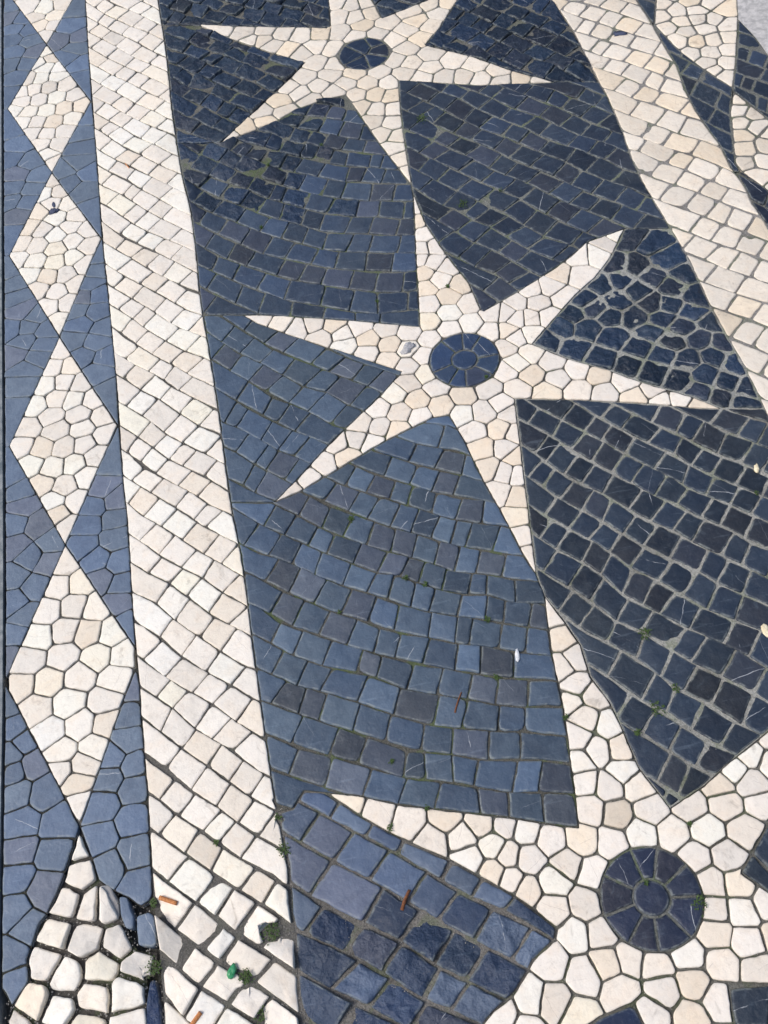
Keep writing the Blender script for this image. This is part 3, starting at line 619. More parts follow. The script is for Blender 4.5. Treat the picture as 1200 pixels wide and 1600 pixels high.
# stone centres read off the photo, in thirds of a pixel inside 400-pixel tiles
SEEDS = {
(0,0): """90,10 160,10 250,10 120,48 205,45 285,28 165,80 260,75 190,115 255,115 218,165
220,240 185,285 232,268 222,308 285,318 182,370 262,348 120,375 155,415 228,408 300,400 95,430 188,465 258,455 355,445 95,480 60,510 135,525 215,515 305,505 380,490 100,575 170,570 250,570 330,555 145,625 210,625 300,610 185,680 265,680 210,725 245,765
235,845 205,895 270,895 330,945 245,950 175,990 265,1020 355,1015 135,1060 200,1070 265,1100 330,1055 345,1125 420,1070 95,1150 170,1150 265,1160
430,20 490,20 545,15 600,10 650,12 710,20 432,60 490,62 540,50 610,48 675,70 720,50 435,110 490,130 545,105 620,120 690,130 735,120 430,165 495,175 555,165 630,185 700,175 745,170 435,225 500,210 565,220 650,240 715,240 760,260 440,295 505,265 575,290 650,310 710,315 760,330 450,345 515,325 580,355 655,380 715,385 765,390
450,395 515,390 580,425 665,440 725,440 780,450 455,445 590,485 680,500 735,505 795,510 455,490 520,515 595,545 670,555 745,580 795,610 465,560 540,590 615,615 475,630 535,670 600,705 660,640 730,670 810,680 480,705 530,735 650,750 760,720 815,750 470,780 545,795 605,810 690,840 765,790 820,820 485,855 555,865 615,890 770,880 835,910
500,925 570,950 690,925 640,985 770,965 870,990 500,1010 580,1035 700,1020 800,1040 865,1080 515,1085 580,1130 645,1075 720,1115 815,1140 880,1150 500,1160 660,1175 750,1180
960,130 1050,145 1150,145 1190,190 1150,600 1050,655""",
(400,0): """380,20 455,20 510,15 385,75 480,80 540,60 400,150 500,115 590,115 475,168 565,155 40,140 125,155 210,165 300,155 15,185 75,215 150,230 220,240 280,220 350,225 280,295 385,305 355,345 220,360 465,345 150,400 300,400 430,385 520,385 575,345 210,435 370,430 110,475 255,470 20,515 140,525 40,580 660,280 650,180 705,145 745,50 765,95 770,185 820,110 860,60 710,220 830,20 880,20 820,255 715,300 820,320 910,290 695,340 780,355 885,355 980,350 1025,305 1060,365 1140,335 1150,380 630,375 475,445 560,445 635,455 480,500 570,515 645,500 550,565 635,575 595,625 665,640 640,690 670,745 705,820
755,960 765,1035 785,1095 770,1170 830,1150
400,500 300,530 230,540 370,570 450,580 200,590 320,620 440,630 530,640 60,640 140,650 240,680 200,740 40,710 70,800 110,730 330,730 300,810 490,690 580,690 420,760 525,780 620,780 170,850 390,830 500,840 600,850 690,870 50,900 110,940 240,890 350,910 465,910 550,930 640,930 710,930 210,970 310,980 430,990 520,1010 620,1010 700,1030 30,1000 140,1040 245,1060 380,1060 460,1090 540,1090 630,1100 705,1100 60,1110 180,1140 330,1130 430,1160 520,1170 620,1180 710,1170 270,1180""",
(800,0): """45,375 150,382 380,1115 500,1090 450,1145 310,1180 400,1180
700,20 690,65 770,50 840,15 850,50 925,15 800,95 870,90 950,95 990,50 735,125 825,150 900,130 1010,115 870,185 790,185 940,185 1015,175 1010,235 945,245 1010,290 930,300 1015,355
1065,460 1045,515 1140,520 1075,575 1140,600 1075,630 1090,690 1180,680 1100,770 1170,760 1140,820 1190,620
640,30 760,230 820,260 860,310 930,320 960,370 830,350 850,410 900,450 980,430 920,510 970,580 980,650 1010,710 1150,880 1180,940 1100,190 1090,250 1160,270 1100,310 1180,330 1090,380 1150,360 1130,425 1180,470""",
(0,400): """60,15 165,25 265,25 340,10 395,45 130,90 230,90 310,80 370,130 170,160 265,175 320,215 225,235 270,310
280,440 245,520 335,515 215,600 300,585 385,590 260,670 350,670 440,665 175,700 230,750 380,735 485,750 130,805 260,820 395,805 490,835 100,890 195,905 300,895 395,880 450,935 150,970 245,990 350,970 410,1030 200,1070 300,1085 255,1155 360,1150
520,65 595,20 590,105 665,60 725,20 750,90 810,40 840,100 895,45 905,125 525,150 600,200 675,145 760,180 845,195 910,220 540,255 620,300 675,245 790,250 865,275 940,310 710,320 560,355 785,350 865,370 940,410 625,390 705,425 560,455 640,490 790,450 870,480 955,500 570,545 660,580 735,525 810,550 900,570 965,600 740,620 845,640 590,650 665,690 765,715 910,680 985,700 600,750 690,790 850,750 930,795 1000,810 760,820 855,880 600,850 685,900 940,910 1025,920 785,950 620,960 700,1020 855,990 955,1010 1040,1040 790,1080 890,1100 620,1080 700,1140 970,1120 1050,1140 800,1180
1000,130 1100,60 960,100 980,200 1060,240 1110,140 1180,90 1000,300 1100,320 1180,200 1180,380 1010,400 1100,430 1030,500 1120,530 1190,470 1040,600 1130,620 1190,700 1060,690 1130,740 1070,790 1150,840 1100,900 1190,900 1110,1010 1180,1000 1120,1120 1190,1100""",
(400,400): """760,10 820,30 785,75 900,45 855,110 800,145 960,130 815,215 900,190 1005,225 905,260 810,310 905,345 1015,310 815,390 1110,265 1100,350 1180,270 25,295 105,320 195,345 270,320 365,325 300,380 405,360 485,325 415,420 530,390 610,345 520,450 720,360 630,410 715,430 785,465 610,490 720,515 800,550 720,590 840,615 650,640 760,670 870,690 965,650 1080,610 570,710 675,735 775,760 965,740 1070,730 490,780 575,800 670,825 385,865 470,860 550,885 435,945 320,975 245,1040 150,1110 1020,820 1070,900 1160,700 1170,820 1100,990 1180,900 1185,1010 1140,1110 1170,430 1190,350 1180,520
70,230 195,245 335,255 475,260 590,270 710,275 20,180 130,150 245,190 360,200 480,165 600,175 705,175 60,110 280,110 390,120 190,70 500,80 620,70 710,80 120,20 30,50 250,20 340,30 420,40 530,10 640,0
30,340 110,395 225,440 330,470 425,510 515,540 620,565 25,440 80,500 190,540 300,565 415,610 540,640 25,590 110,620 220,655 320,695 450,710 50,690 130,760 220,790 350,800 30,790 150,850 240,890 60,870 70,960 165,970 40,1030 110,1070 20,1150
865,790 760,850 830,880 940,890 620,910 740,940 880,965 1000,970 510,980 640,1000 490,1070 770,1050 860,1090 970,1060 380,1050 265,1100 360,1140 620,1080 740,1140 960,1150 1070,1140 500,1170 850,1180 1050,1060""",
(800,400): """200,80 320,90 90,150 170,145 240,200 115,215 20,220 170,290 90,290 15,290 90,365 15,370 80,455 190,490 90,560 215,575 310,530 410,545 15,500 30,620 170,625 310,620 440,635 540,590 580,655 670,620 710,680 780,660 880,690 10,720 5,830 20,930 15,1010 35,1130
490,40 580,45 715,20 660,90 415,130 510,110 590,160 760,140 335,200 500,210 650,225 740,230 865,185 390,240 270,275 460,280 575,290 705,295 845,260 350,345 480,380 640,355 800,330 235,340 590,430 750,400 880,390 930,300 710,460 170,395 290,430 415,470 540,510 830,490 940,470 990,405 660,540 780,570 910,550 1040,510 885,640 1010,590 980,670 1100,620 1075,690 1150,740 800,90
60,710 190,700 330,715 490,720 640,730 800,740 940,750 1050,790 1170,820 130,750 60,800 225,780 400,775 560,790 720,810 880,810 170,860 340,860 510,870 990,860 640,890 820,880 940,950 75,910 270,920 190,990 450,960 580,1000 750,960 1050,1020 1120,920 340,1060 480,1070 670,1070 840,1050 1190,1000 100,1040 190,1100 310,1150 440,1150 600,1150 750,1150 980,1110 860,1180 1120,1150 110,1160""",
(0,800): """255,5 320,70 305,235 275,350 380,320 225,455 340,440 460,440 190,590 300,555 415,560 530,560 145,690 290,680 455,680 590,670 90,810 220,790 370,765 540,780 165,925 325,890 490,885 230,1040 385,1000 500,1000 440,1100 290,1140 370,1190
420,50 540,20 540,120 400,160 460,220 560,240 580,340 460,320 560,420 600,510 60,60 180,60 60,160 140,220 250,140 230,230 60,300 160,350 60,430 120,490 70,590 50,660 50,900 60,1010 110,1080 40,1150 130,1170 600,820 590,950 600,1080 520,1160 620,1190
640,30 720,60 830,20 915,30 985,50 1080,80 830,110 920,155 1020,175 1100,210 650,130 740,180 845,250 945,290 1025,320 1110,330 660,255 750,310 870,380 1000,450 1115,470 665,385 750,440 850,510 945,550 1040,590 1145,610 670,510 770,570 860,650 960,700 1070,715 1165,750 690,660 770,740 885,800 1000,850 1090,900 1175,920 690,820 780,880 885,940 990,1010 1090,1040 1180,1060 700,970 790,1030 885,1100 1030,1150 700,1120 800,1160 1150,1170
1150,60 1155,200 1180,310 1190,400""",
(400,800): """200,30 330,60 455,100 570,165 700,200 790,230 905,280 1030,330 1140,360 430,5 565,50 700,80 815,100 925,175 1045,210 1150,240 940,80 1055,100 1170,100 1000,15 1120,15 760,10 640,0
80,70 165,125 285,165 405,205 515,285 650,315 760,355 875,415 1010,455 1140,490 40,150 100,250 230,290 340,340 460,410 590,450 715,490 840,540 985,600 1140,630 30,350 130,390 250,465 350,540 485,565 640,620 750,670 880,700 1025,740 1160,770
40,490 140,570 250,640 380,700 540,730 690,790 800,830 905,870 1050,880 1180,940 50,650 150,730 310,820 460,870 590,940 770,970 910,1030 1060,1040 1180,1090 50,790 150,870 235,930 340,970 420,1060 600,1110 760,1130 920,1170 1070,1170 80,970 170,1040 260,1100 400,1180 110,1120""",
(800,800): """60,280 85,390 95,540 120,710 140,850 170,1020 190,1160 5,520 5,650 20,780 30,930 45,1080 10,380 20,240
45,20 50,110 85,210 195,460 220,590 300,690 235,730 300,810 265,890 390,850 350,955 460,985 300,1060 400,1120 520,1130 310,1180 1190,1040 1100,1130 1180,1150 1040,1190
120,30 210,50 380,20 530,90 320,110 690,60 130,130 260,200 450,180 650,150 810,110 870,30 760,220 990,130 1100,50 170,270 310,310 400,250 580,260 710,330 920,230 1090,280 1150,180 240,370 400,430 530,370 660,430 870,370 1030,400 1170,440 300,510 570,510 480,580 790,500 950,530 1100,590 370,640 730,590 640,650 890,660 550,700 460,750 770,760 1020,720 1150,700 940,800 1130,820 650,850 850,870 1040,910 550,940 920,990 750,1010 1110,980 1010,1080 650,1090 840,1130 740,1180""",
(0,1200): """275,10 350,50 355,180 365,350 375,490 300,625 430,650 515,620 265,775 395,800 550,820 205,915 305,980 465,940 660,935 435,1070 600,1050 125,1100 270,1130 400,1170 590,1190 40,1190
70,110 200,120 105,260 270,260 90,400 240,400 75,510 200,560 60,670 140,760 50,890 90,1010 60,10 520,30 630,80 490,170 620,240 465,330 620,400 510,470 630,560
730,90 810,30 920,90 1010,20 830,190 1050,120 1120,40 740,280 950,280 1150,190 850,360 1060,330 760,460 960,470 1160,410 885,570 1090,540 1170,640 800,730 965,670 890,800 1060,770 810,950 1000,910 1150,860 940,1030 820,1130 1070,1090 1180,1030 1010,1190 1150,1180""",
(400,1200): """20,60 60,150 60,300 20,420 110,520 40,620 130,880 20,830 70,1010 20,1190 140,1140
130,110 210,60 370,50 555,60 735,80 905,110 1080,40 1080,140
410,145 570,205 725,245 895,230 1060,255 1180,260 825,330 970,320 1130,360 1000,430 1120,510 1180,400 1190,540
265,200 410,280 560,360 720,450 895,540 1060,630 1180,680 200,390 320,460 460,540 600,620 780,690 910,760 1050,860 200,560 300,690 490,790 705,850 890,970 1160,960 1030,1080 235,870 370,980 610,1000 770,1090 240,1080 520,1130 370,1170 650,1190 1150,1140""",
(800,1200): """340,50 455,80 600,80 520,10 960,60 1110,60 360,190 490,220 640,190 830,160 1000,160 1160,180 50,280 180,330 335,345 475,350 610,310 750,310 920,290 1090,290 60,420 195,535 265,450 390,490 845,430 1010,410 50,570 195,660 350,640 920,550 1070,550 1180,620 930,660 1090,660 430,780 295,770 180,900 335,960 460,900 545,880 670,910 820,870 950,760 1110,820 980,910 1140,950 530,1040 715,1050 860,1020 70,1070 205,1080 315,1150 960,1070 650,1150 840,1150 20,1180
60,30 200,30 220,170 50,150 30,680 110,790 30,940 720,60 860,30 1170,350 1130,450 1190,500 1080,1080 1180,1080"""}
ALL = []
for (tx, ty), s in SEEDS.items():
    for w_ in s.split():
        a, b_ = w_.split(','); ALL.append((tx+int(a)/3, ty+int(b_)/3))
ALL = np.array(ALL)

DISCS = [(569, 84, 37, 26), (726, 562, 54, 41.5), (1018.5, 1405, 77.5, 83.5)]   # centre and half sizes in the photo
DG_ = []
for (x, y, rx, ry) in DISCS:
    a = np.linspace(0, 2*math.pi, 40, endpoint=False); q = G(np.c_[x+rx*np.cos(a), y+ry*np.sin(a)])
    c = (q.max(0)+q.min(0))/2; DG_.append((c, float(np.linalg.norm(q-c, axis=1).mean())))

def project(c2):
    d = np.array([c2[0], c2[1], -CAM_H]); z = d@FWD
    return 600+F_PX*(d@RIGHT)/z, 800-F_PX*(d@UP)/z

def vary(rng, r, c2=None):
    col = r['col']; k = 1+rng.gauss(0, r['var']); k = max(.6, min(1.5, k))
    if r['kind'] == 'lime':
        k = 1+rng.uniform(-.12, .07); t = rng.random(); k *= .88 if rng.random() < .04 else 1
        wm = 1.0 if t < .5 else (rng.uniform(.2, .6) if t < .85 else 1.3)
        wm = (0 if t < .45 else wm)*r['warm']
        return (min(.9, col[0]*k), min(.88, col[1]*k*(1-.055*wm)), min(.88, col[2]*k*(1-.14*wm)))
    q = rng.uniform(-1, 1)*.07; g = rng.random()
    c = [col[0]*k*(1-q*.5), col[1]*k, col[2]*k*(1+q)]
    if g < .22:
        a = sum(c)/3; c = [c[0]*.65+a*.35, c[1]*.7+a*.28, c[2]*.7+a*.30]
    return tuple(max(.008, x) for x in c)

TOTAL = 0
SHAPES = []
def build(r, idx):
    global TOTAL
    rng = random.Random(idx*77+5); nr = np.random.default_rng(idx+3)
    pp = np.array(r['poly'], float); P = G(pp)
    if area(P) < 0: P = P[::-1]; pp = pp[::-1]
    g0 = g1(*r['at']); e1 = g1(r['at'][0]+r['e1'][0], r['at'][1]+r['e1'][1])-g0; e2 = g1(r['at'][0]+r['e2'][0], r['at'][1]+r['e2'][1])-g0
    s = math.sqrt(abs(e1[0]*e2[1]-e1[1]*e2[0])); r['s'] = s
    hand = ALL[inside(pp, ALL)] if len(ALL) else np.zeros((0, 2))
    seeds = [tuple(p) for p in G(hand)] if len(hand) else []
    di = {'star1': 0, 'star2': 1, 'star3': 2}.get(r['key'])
    if di is not None:
        c, rad = DG_[di]; seeds = [q for q in seeds if math.hypot(q[0]-c[0], q[1]-c[1]) > rad*1.12]
    if r['frames']:
        rng_c = random.Random(idx*13+1); cs = courses(P, r, s, rng_c); seeds = [c.mean(0) for c in cs]
        A = np.array([abs(area(c)) for c in cs]); med = np.median(A); di = None; L = []
    lo, hi = P.min(0), P.max(0); ext = np.linalg.norm(hi-lo)
    n = int(ext/min(np.linalg.norm(e1), np.linalg.norm(e2)))+3
    mid = g0
    ij = np.array([(i, j) for i in range(-n*2, n*2) for j in range(-n*2, n*2)])
    L = mid+ij@np.array([e1, e2])
    L = L[(L[:, 0] > lo[0]) & (L[:, 0] < hi[0]) & (L[:, 1] > lo[1]) & (L[:, 1] < hi[1])]
    L = L+nr.normal(0, r['jit']*s, L.shape)
    L = L[inside(P, L)]
    if len(L): L = L[edge_dist(P, L) > .22*s]
    if di is not None and len(L): L = L[np.linalg.norm(L-DG_[di][0], axis=1) > DG_[di][1]+.35*s]
    if r['frames']: L = []
    hs = np.array(seeds) if seeds else None
    for q in L:
        if hs is not None and np.min(np.hypot(hs[:, 0]-q[0], hs[:, 1]-q[1])) < r['fill']*s*.85: continue
        seeds.append(tuple(q))
    seeds = np.array(seeds)
    for it in range(0 if r['frames'] else 4):
        gh = np.zeros((0, 2))
        if di is not None:      # mirrored seeds inside the rosette: cells end at its rim
            dc, rad = DG_[di]; v = seeds-dc; l = np.linalg.norm(v, axis=1)
            seeds = seeds[l > rad*1.05]; v = seeds-dc; l = np.linalg.norm(v, axis=1); nb = l < rad+1.6*s
            gh = dc+v[nb]/l[nb][:, None]*np.maximum(2*rad-l[nb], rad*.15)[:, None]
            gh = np.vstack([gh, [dc]])
        cs = cells(P, np.vstack([seeds, gh]))[:len(seeds)]
        A = np.array([abs(area(c)) if c is not None else 0 for c in cs]); med = np.median(A)
        keep = A > .16*med
        if it < 3:
            ns = []
            for q, c, k in zip(seeds, cs, keep):
                if not k: continue
                ns.append(q+(centroid(c)-q)*r['lloyd'])
            seeds = np.array(ns)
        else: pass
    if r['merge'] > 0 and not r['frames']: cs = merge_short(cs, P, r['merge']*s); A = np.array([abs(area(c)) if c is not None and len(c) > 2 else 0 for c in cs])
    root = bpy.data.objects.new(r['name'], None); COL.objects.link(root)
    ctr = centroid(P); root.location = (ctr[0], ctr[1], 0); root.empty_display_size = .05
    tag(root, r['label'], r['cat'], r['group'])
    # bed
    mb = MB(); mb.add([(x, y, r['bz']) for x, y in P], [tuple(range(len(P)))], (*r['bed'], r['moss']))
    link('mortar_bed', mb.mesh('mortar_bed', (ctr[0], ctr[1], 0), smooth=False), M['bed'], root)
    out = []
    for q, c, a in zip(seeds, cs, A):
        if c is None or len(c) < 3 or a < .08*med: continue
        if area(c) < 0: c = c[::-1]
        c = main_piece(P, c, q)
        if c is None: continue
        c = simplify([tuple(p) for p in c], .0009); c = np.array(dedupe(c, .0022))
        if len(c) < 3: continue
        gap = r['gap']*rng.uniform(.75, 1.35)
        if r['key'] == 'stripeL': gap *= 1+1.1*min(1, max(0, (project(q)[1]-1280)/200))
        c2 = inset(c, gap)
        far = (~inside(P, c2)) & (edge_dist(P, c2) > 6e-4)
        if far.any(): c2 = c2[~far]
        if len(c2) < 3 or area(c2) < 2.5e-5: continue
        c2 = round_corners(c2, r['rc']*rng.uniform(.6, 1.2), rng); c2 = resample(c2, .0075, r['wob'], rng)
        if di is not None:
            dc, rad = DG_[di]; rr = rad+.0022; v = c2-dc; l = np.linalg.norm(v, axis=1)
            if (l < rr).any():
                c2 = np.where((l < rr)[:, None], dc+v/l[:, None]*rr, c2)
                c2 = np.array(dedupe([tuple(p) for p in c2], 4e-4))
                if len(c2) < 3 or area(c2) < 2.5e-5: continue
        if r['key'] in ('stripeL', 'dia5', 'triR4', 'F6'):      # weeds have opened the joints here
            for wx, wy, wr in GAPS:
                wc = g1(wx, wy); v = c2-wc; l = np.linalg.norm(v, axis=1)
                if (l < wr).any() and l.max() > wr*1.2:
                    wv = wr*np.array([.8+.5*mn.noise(Vector((p[0]*120, p[1]*120, 1))) for p in c2])
                    k = l < wv; c2 = np.where(k[:, None], wc+v/np.maximum(l, 1e-6)[:, None]*wv[:, None], c2)
            c2 = np.array(dedupe([tuple(p) for p in c2], 3e-4))
            if len(c2) < 3 or area(c2) < 2.5e-5: continue
        cen = centroid(c2); out.append((c2, cen)); SHAPES.append((cen, c2))
    # how large each shows in the photo
    def shown(o):
        x, y = project(o[1]); inn = -20 < x < 1220 and -20 < y < 1620
        z = math.sqrt(o[1][0]**2+o[1][1]**2+CAM_H**2)
        return (1 if inn else 0)*abs(area(o[0]))/z**3
    out.sort(key=shown, reverse=True)
    rest = MB()
    for i, (c2, cen) in enumerate(out):
        st = r['st']; mat = r['kind']; chip = False
        if r['key'] == 'F3':     # the chipped blue-black stones spill over into the top of the fan
            X_, Y_ = project(cen); chip = rng.random() < min(1, max(0, (400-Y_)/130))*min(1, max(0, (560-X_)/90))
        col = vary(rng, dict(r, col=DR) if chip else r)
        tgt = MB() if i < 100 and shown((c2, cen)) > 0 else rest
        lift = 0
        st2 = st
        if r['key'] == 'F6' and project(cen)[1] > 1420 and rng.random() < .45: col = vary(rng, dict(r, col=srgb(50, 65, 90)))
        if chip: st2 = split
        if r['key'] == 'F6' and project(cen)[1] > 1430: st2 = dict(split, relief=.0035)
        if r['key'] == 'stripeL' and project(cen)[1] > 1390: st2 = loose
        stone(tgt, c2, cen, rng, st2, col, lift)
        if tgt is not rest:
            m_ = M['rough'] if st2 is not st and mat != 'lime' else M[mat]
            o = link('paving_stone', tgt.mesh('paving_stone', (cen[0], cen[1], 0)), m_, root, (cen[0]-ctr[0], cen[1]-ctr[1], 0))
    if rest.v:
        o = link('paving_stones', rest.mesh('paving_stones', (ctr[0], ctr[1], 0)), M[r['kind']], root); o['kind'] = 'stuff'
    TOTAL += len(out); r['root'] = root; r['ctr'] = ctr
    return root
for i, r in enumerate(R): build(r, i)
print('stones', TOTAL)

# ------------------------------------------------------------ rosettes at the hearts of the stars
def rosette(di, star, wedges, inner, colr, st, rot=0.0, gap=.0012):
    r = next(q for q in R if q['key'] == star); root = r['root']; ctr = r['ctr']
    c, rad = DG_[di]; rng = random.Random(di+50)
    mb = MB(); a = np.linspace(0, 2*math.pi, 48, endpoint=False)
    disc = np.c_[c[0]+(rad+.001)*np.cos(a), c[1]+(rad+.001)*np.sin(a)]
    mb.add([(x, y, -.0022) for x, y in disc]+[(x, y, -.02) for x, y in disc], [tuple(range(48))]+[(i, 48+i, 48+(i+1) % 48, (i+1) % 48) for i in range(48)], (.20, .21, .20, .4))
    med = link('rosette', mb.mesh('rosette', (c[0], c[1], 0), smooth=False), M['bed'], root, (c[0]-ctr[0], c[1]-ctr[1], 0))
    rr = dict(kind='dark', col=colr, var=.10, warm=0)
    def put(name, P):
        cen = centroid(P); t = MB(); stone(t, P, cen, rng, st, vary(rng, rr))
        link(name, t.mesh(name, (cen[0], cen[1], 0)), M['dark'], med, (cen[0]-c[0], cen[1]-c[1], 0))
    if wedges:
        r0 = rad*inner
        q = np.array([(c[0]+r0*math.cos(t), c[1]+r0*math.sin(t)) for t in np.linspace(0, 2*math.pi, 22, endpoint=False)])
        put('round_stone', resample(q, .008, .0006, rng))
        k = len(wedges)
        for i in range(k):
            t0, t1 = wedges[i], wedges[(i+1) % k]
            if t1 < t0: t1 += 2*math.pi
            ri, ro = r0+gap*2, rad-gap*.3
            n1, n2 = max(3, int((t1-t0)*ri/.006)), max(4, int((t1-t0)*ro/.006))
            gi, go = gap/ri, gap/ro
            P = [(c[0]+ri*math.cos(t), c[1]+ri*math.sin(t)) for t in np.linspace(t1-gi, t0+gi, n1)]
            P += [(c[0]+ro*math.cos(t), c[1]+ro*math.sin(t)) for t in np.linspace(t0+go, t1-go, n2)]
            P = np.array(P)
            if area(P) < 0: P = P[::-1]
            put('wedge_stone', resample(P, .0075, .0003, rng))
    else:
        sd = G([(400+x/3, y/3) for x, y in ((437,255),(490,215),(560,190),(592,232),(562,285),(490,305))])
        circ = np.array([(c[0]+rad*math.cos(t), c[1]+rad*math.sin(t)) for t in np.linspace(0, 2*math.pi, 30, endpoint=False)])
        for P in cells(circ, sd):
            if P is None: continue
            if area(P) < 0: P = P[::-1]
            put('rough_stone', resample(round_corners(inset(P, .0016), .003), .0075, .0006, rng))
def ang(di, pts):
    c, _ = DG_[di]; out = []
    for x, y in pts:
        q = g1(x, y)-c; out.append(math.atan2(q[1], q[0]) % (2*math.pi))
    return sorted(out)
rosette(0, 'star1', None, 0, srgb(28, 44, 68), soft)
rosette(1, 'star2', ang(1, [(722,521),(743,523),(764,536),(779,556),(775,578),(751,597),(728,603),(702,600),(680,585),(673,556),(690,534)][::1][:0] or
        [(722,521),(750,526),(779,553),(770,585),(729,603),(702,598),(679,580),(692,534)]), .36, srgb(46, 64, 92), worn)
rosette(2, 'star3', ang(2, [(985,1327),(1028,1322),(1070,1353),(1092,1400),(1078,1462),(1030,1487),(985,1467),(948,1430),(950,1370)]), .345, srgb(40, 48, 68), soft, gap=.0016)

# ------------------------------------------------------------ setting: ground, kerb, concrete
def slab(name, pts, z, mat, depth=.03, bev=0):
    P = G(pts)
    if area(P) < 0: P = P[::-1]
    n = len(P); mb = MB()
    mb.add([(x, y, z) for x, y in P]+[(x, y, z-depth) for x, y in P], [tuple(range(n))]+[(i, n+i, n+(i+1) % n, (i+1) % n) for i in range(n)])
    o = link(name, mb.mesh(name, smooth=False), mat); o['kind'] = 'structure'; return o
mb = MB(); mb.add([(-60, -60, -.03), (60, -60, -.03), (60, 60, -.03), (-60, 60, -.03)], [(0, 1, 2, 3)], (.20, .20, .19, .2))
g = link('ground', mb.mesh('ground', smooth=False), M['bed']); g['kind'] = 'structure'
slab('kerb', [(2,-60),(2.5,400),(5,900),(4,1100),(-1,1400),(-3,1670),(-90,1670),(-90,-60)], .001, M['kerb'])
slab('concrete_paving', [(1148,-60),(1154,30),(1180,57),(1200,85),(1300,180),(1500,180),(1500,-60)], .0005, M['concrete'])

# ------------------------------------------------------------ single stones out of place
def lone(pts, label, col, kind='dark', st=loose, z=0., cat='stone', name='loose_stone', group=None):
    P = G(pts); rng = random.Random(int(pts[0][0]*7+pts[0][1]))
    if area(P) < 0: P = P[::-1]
    P = resample(round_corners(P, .004), .007, .0006, rng); cen = centroid(P); t = MB()
    stone(t, P, cen, rng, st, col, z)
    return tag(link(name, t.mesh(name, (cen[0], cen[1], 0)), M[kind], None, (cen[0], cen[1], 0)), label, cat, group)
LG = 'loose dark stones in the broken corner'
lone([(186,1401),(197,1400),(209,1432),(207,1450),(196,1450),(188,1430)], 'thin leaning slate blue stone by the tip of the right-hand dark triangle', DT, z=-.001, group=LG)
lone([(212,1432),(232,1424),(240,1430),(243,1474),(236,1479),(214,1476)], 'squarish slate blue stone standing alone against the white stripe', DT, z=-.002, group=LG)
lone([(233,1532),(241,1530),(251,1570),(253,1612),(226,1612),(224,1596)], 'deep blue split stone at the bottom edge beside the white stripe', srgb(36,56,92), 'rough', dict(split), -.003, group=LG)
lone([(156,1385),(172,1383),(183,1408),(184,1432),(174,1436),(160,1412)], 'dull grey chipped stone wedged beside the broken diamond', srgb(170,168,166), 'lime', loose, -.004, group=LG)

# ------------------------------------------------------------ litter, chips and weeds
def lump(name, x, y, L_, W_, H_, mat, rot, label, cat, seed=0, z=0., rough=.25, group=None):
    rng = random.Random(seed); c = g1(x, y); V = []; Fc = []; nu, nv = 14, 8
    t = math.radians(rot)
    for j in range(nv+1):
        ph = -math.pi/2+math.pi*j/nv
        for i in range(nu):
            th = 2*math.pi*i/nu
            d = Vector((math.cos(ph)*math.cos(th), math.cos(ph)*math.sin(th), math.sin(ph)))
            k = 1+rough*mn.noise(d*1.7+Vector((seed*3.1, 0, 0)))*1.6
            px_, py_, pz = d.x*L_/2*k, d.y*W_/2*k, d.z*H_/2*k
            V.append((c[0]+px_*math.cos(t)-py_*math.sin(t), c[1]+px_*math.sin(t)+py_*math.cos(t), z+pz+H_*.3))
    for j in range(nv):
        for i in range(nu):
            i2 = (i+1) % nu; Fc.append((j*nu+i, j*nu+i2, (j+1)*nu+i2, (j+1)*nu+i))
    mb = MB(); mb.add(V, Fc); o = link(name, mb.mesh(name, (c[0], c[1], z), attrs=False), mat, None, (c[0], c[1], z))
    return tag(o, label, cat, group)
def rod(p, q, r, mat, name, parent=None, z=0., sides=12, bend=0., taper=1., dome=False, seed=1):
    a, b = g1(*p), g1(*q); n = 9; V = []; Fc = []; u = (b-a)/np.linalg.norm(b-a); s = np.array([-u[1], u[0]])
    for i in range(n):
        t = i/(n-1); c = a+(b-a)*t+s*bend*math.sin(math.pi*t)
        rad = r*(1-(1-taper)*t)*(1+.10*mn.noise(Vector((t*6, seed, 0))))
        for k in range(sides):
            th = 2*math.pi*k/sides
            V.append((c[0]+s[0]*rad*math.cos(th), c[1]+s[1]*rad*math.cos(th), z+r+rad*math.sin(th)))
    for i in range(n-1):
        for k in range(sides):
            k2 = (k+1) % sides; Fc.append((i*sides+k, i*sides+k2, (i+1)*sides+k2, (i+1)*sides+k))
    Fc += [tuple(range(sides))[::-1], tuple((n-1)*sides+k for k in range(sides))]
    mb = MB(); mb.add(V, Fc); return link(name, mb.mesh(name, smooth=sides > 6, attrs=False), mat, parent)
o = rod((250,1403),(277,1412), .0034, M['filter'], 'cigarette_butt', z=-.001); tag(o, 'tan cigarette filter lying in the gap at the left edge of the white stripe', 'cigarette butt', 'cigarette butts')
o = rod((297,1606),(314,1582), .0034, M['filter'], 'cigarette_butt', z=-.002); tag(o, 'tan cigarette filter cut by the bottom edge between white stripe stones', 'cigarette butt', 'cigarette butts')
o = rod((628,1423),(640,1391), .0030, M['wood'], 'twig', z=-.002, sides=7, bend=.001, taper=.8); tag(o, 'short brown stick wedged in a joint of the blue stones at the bottom', 'twig', 'dead twigs')
o = rod((711,1114),(721,1082), .0016, M['wood'], 'twig', z=-.0005, sides=6, bend=.001, taper=.6); tag(o, 'thin reddish twig lying in a joint of the large slate blue fan', 'twig', 'dead twigs')
o = rod((196,256),(202,263), .0012, M['filter'], 'twig', z=0, sides=6); tag(o, 'tiny orange twig on the long white stripe near its top', 'twig', 'dead twigs')
lump('plastic_scrap', 363, 1518, .022, .012, .007, M['green'], 60, 'glossy bright green scrap between white stones beside a weed', 'scrap', 3, .0005)
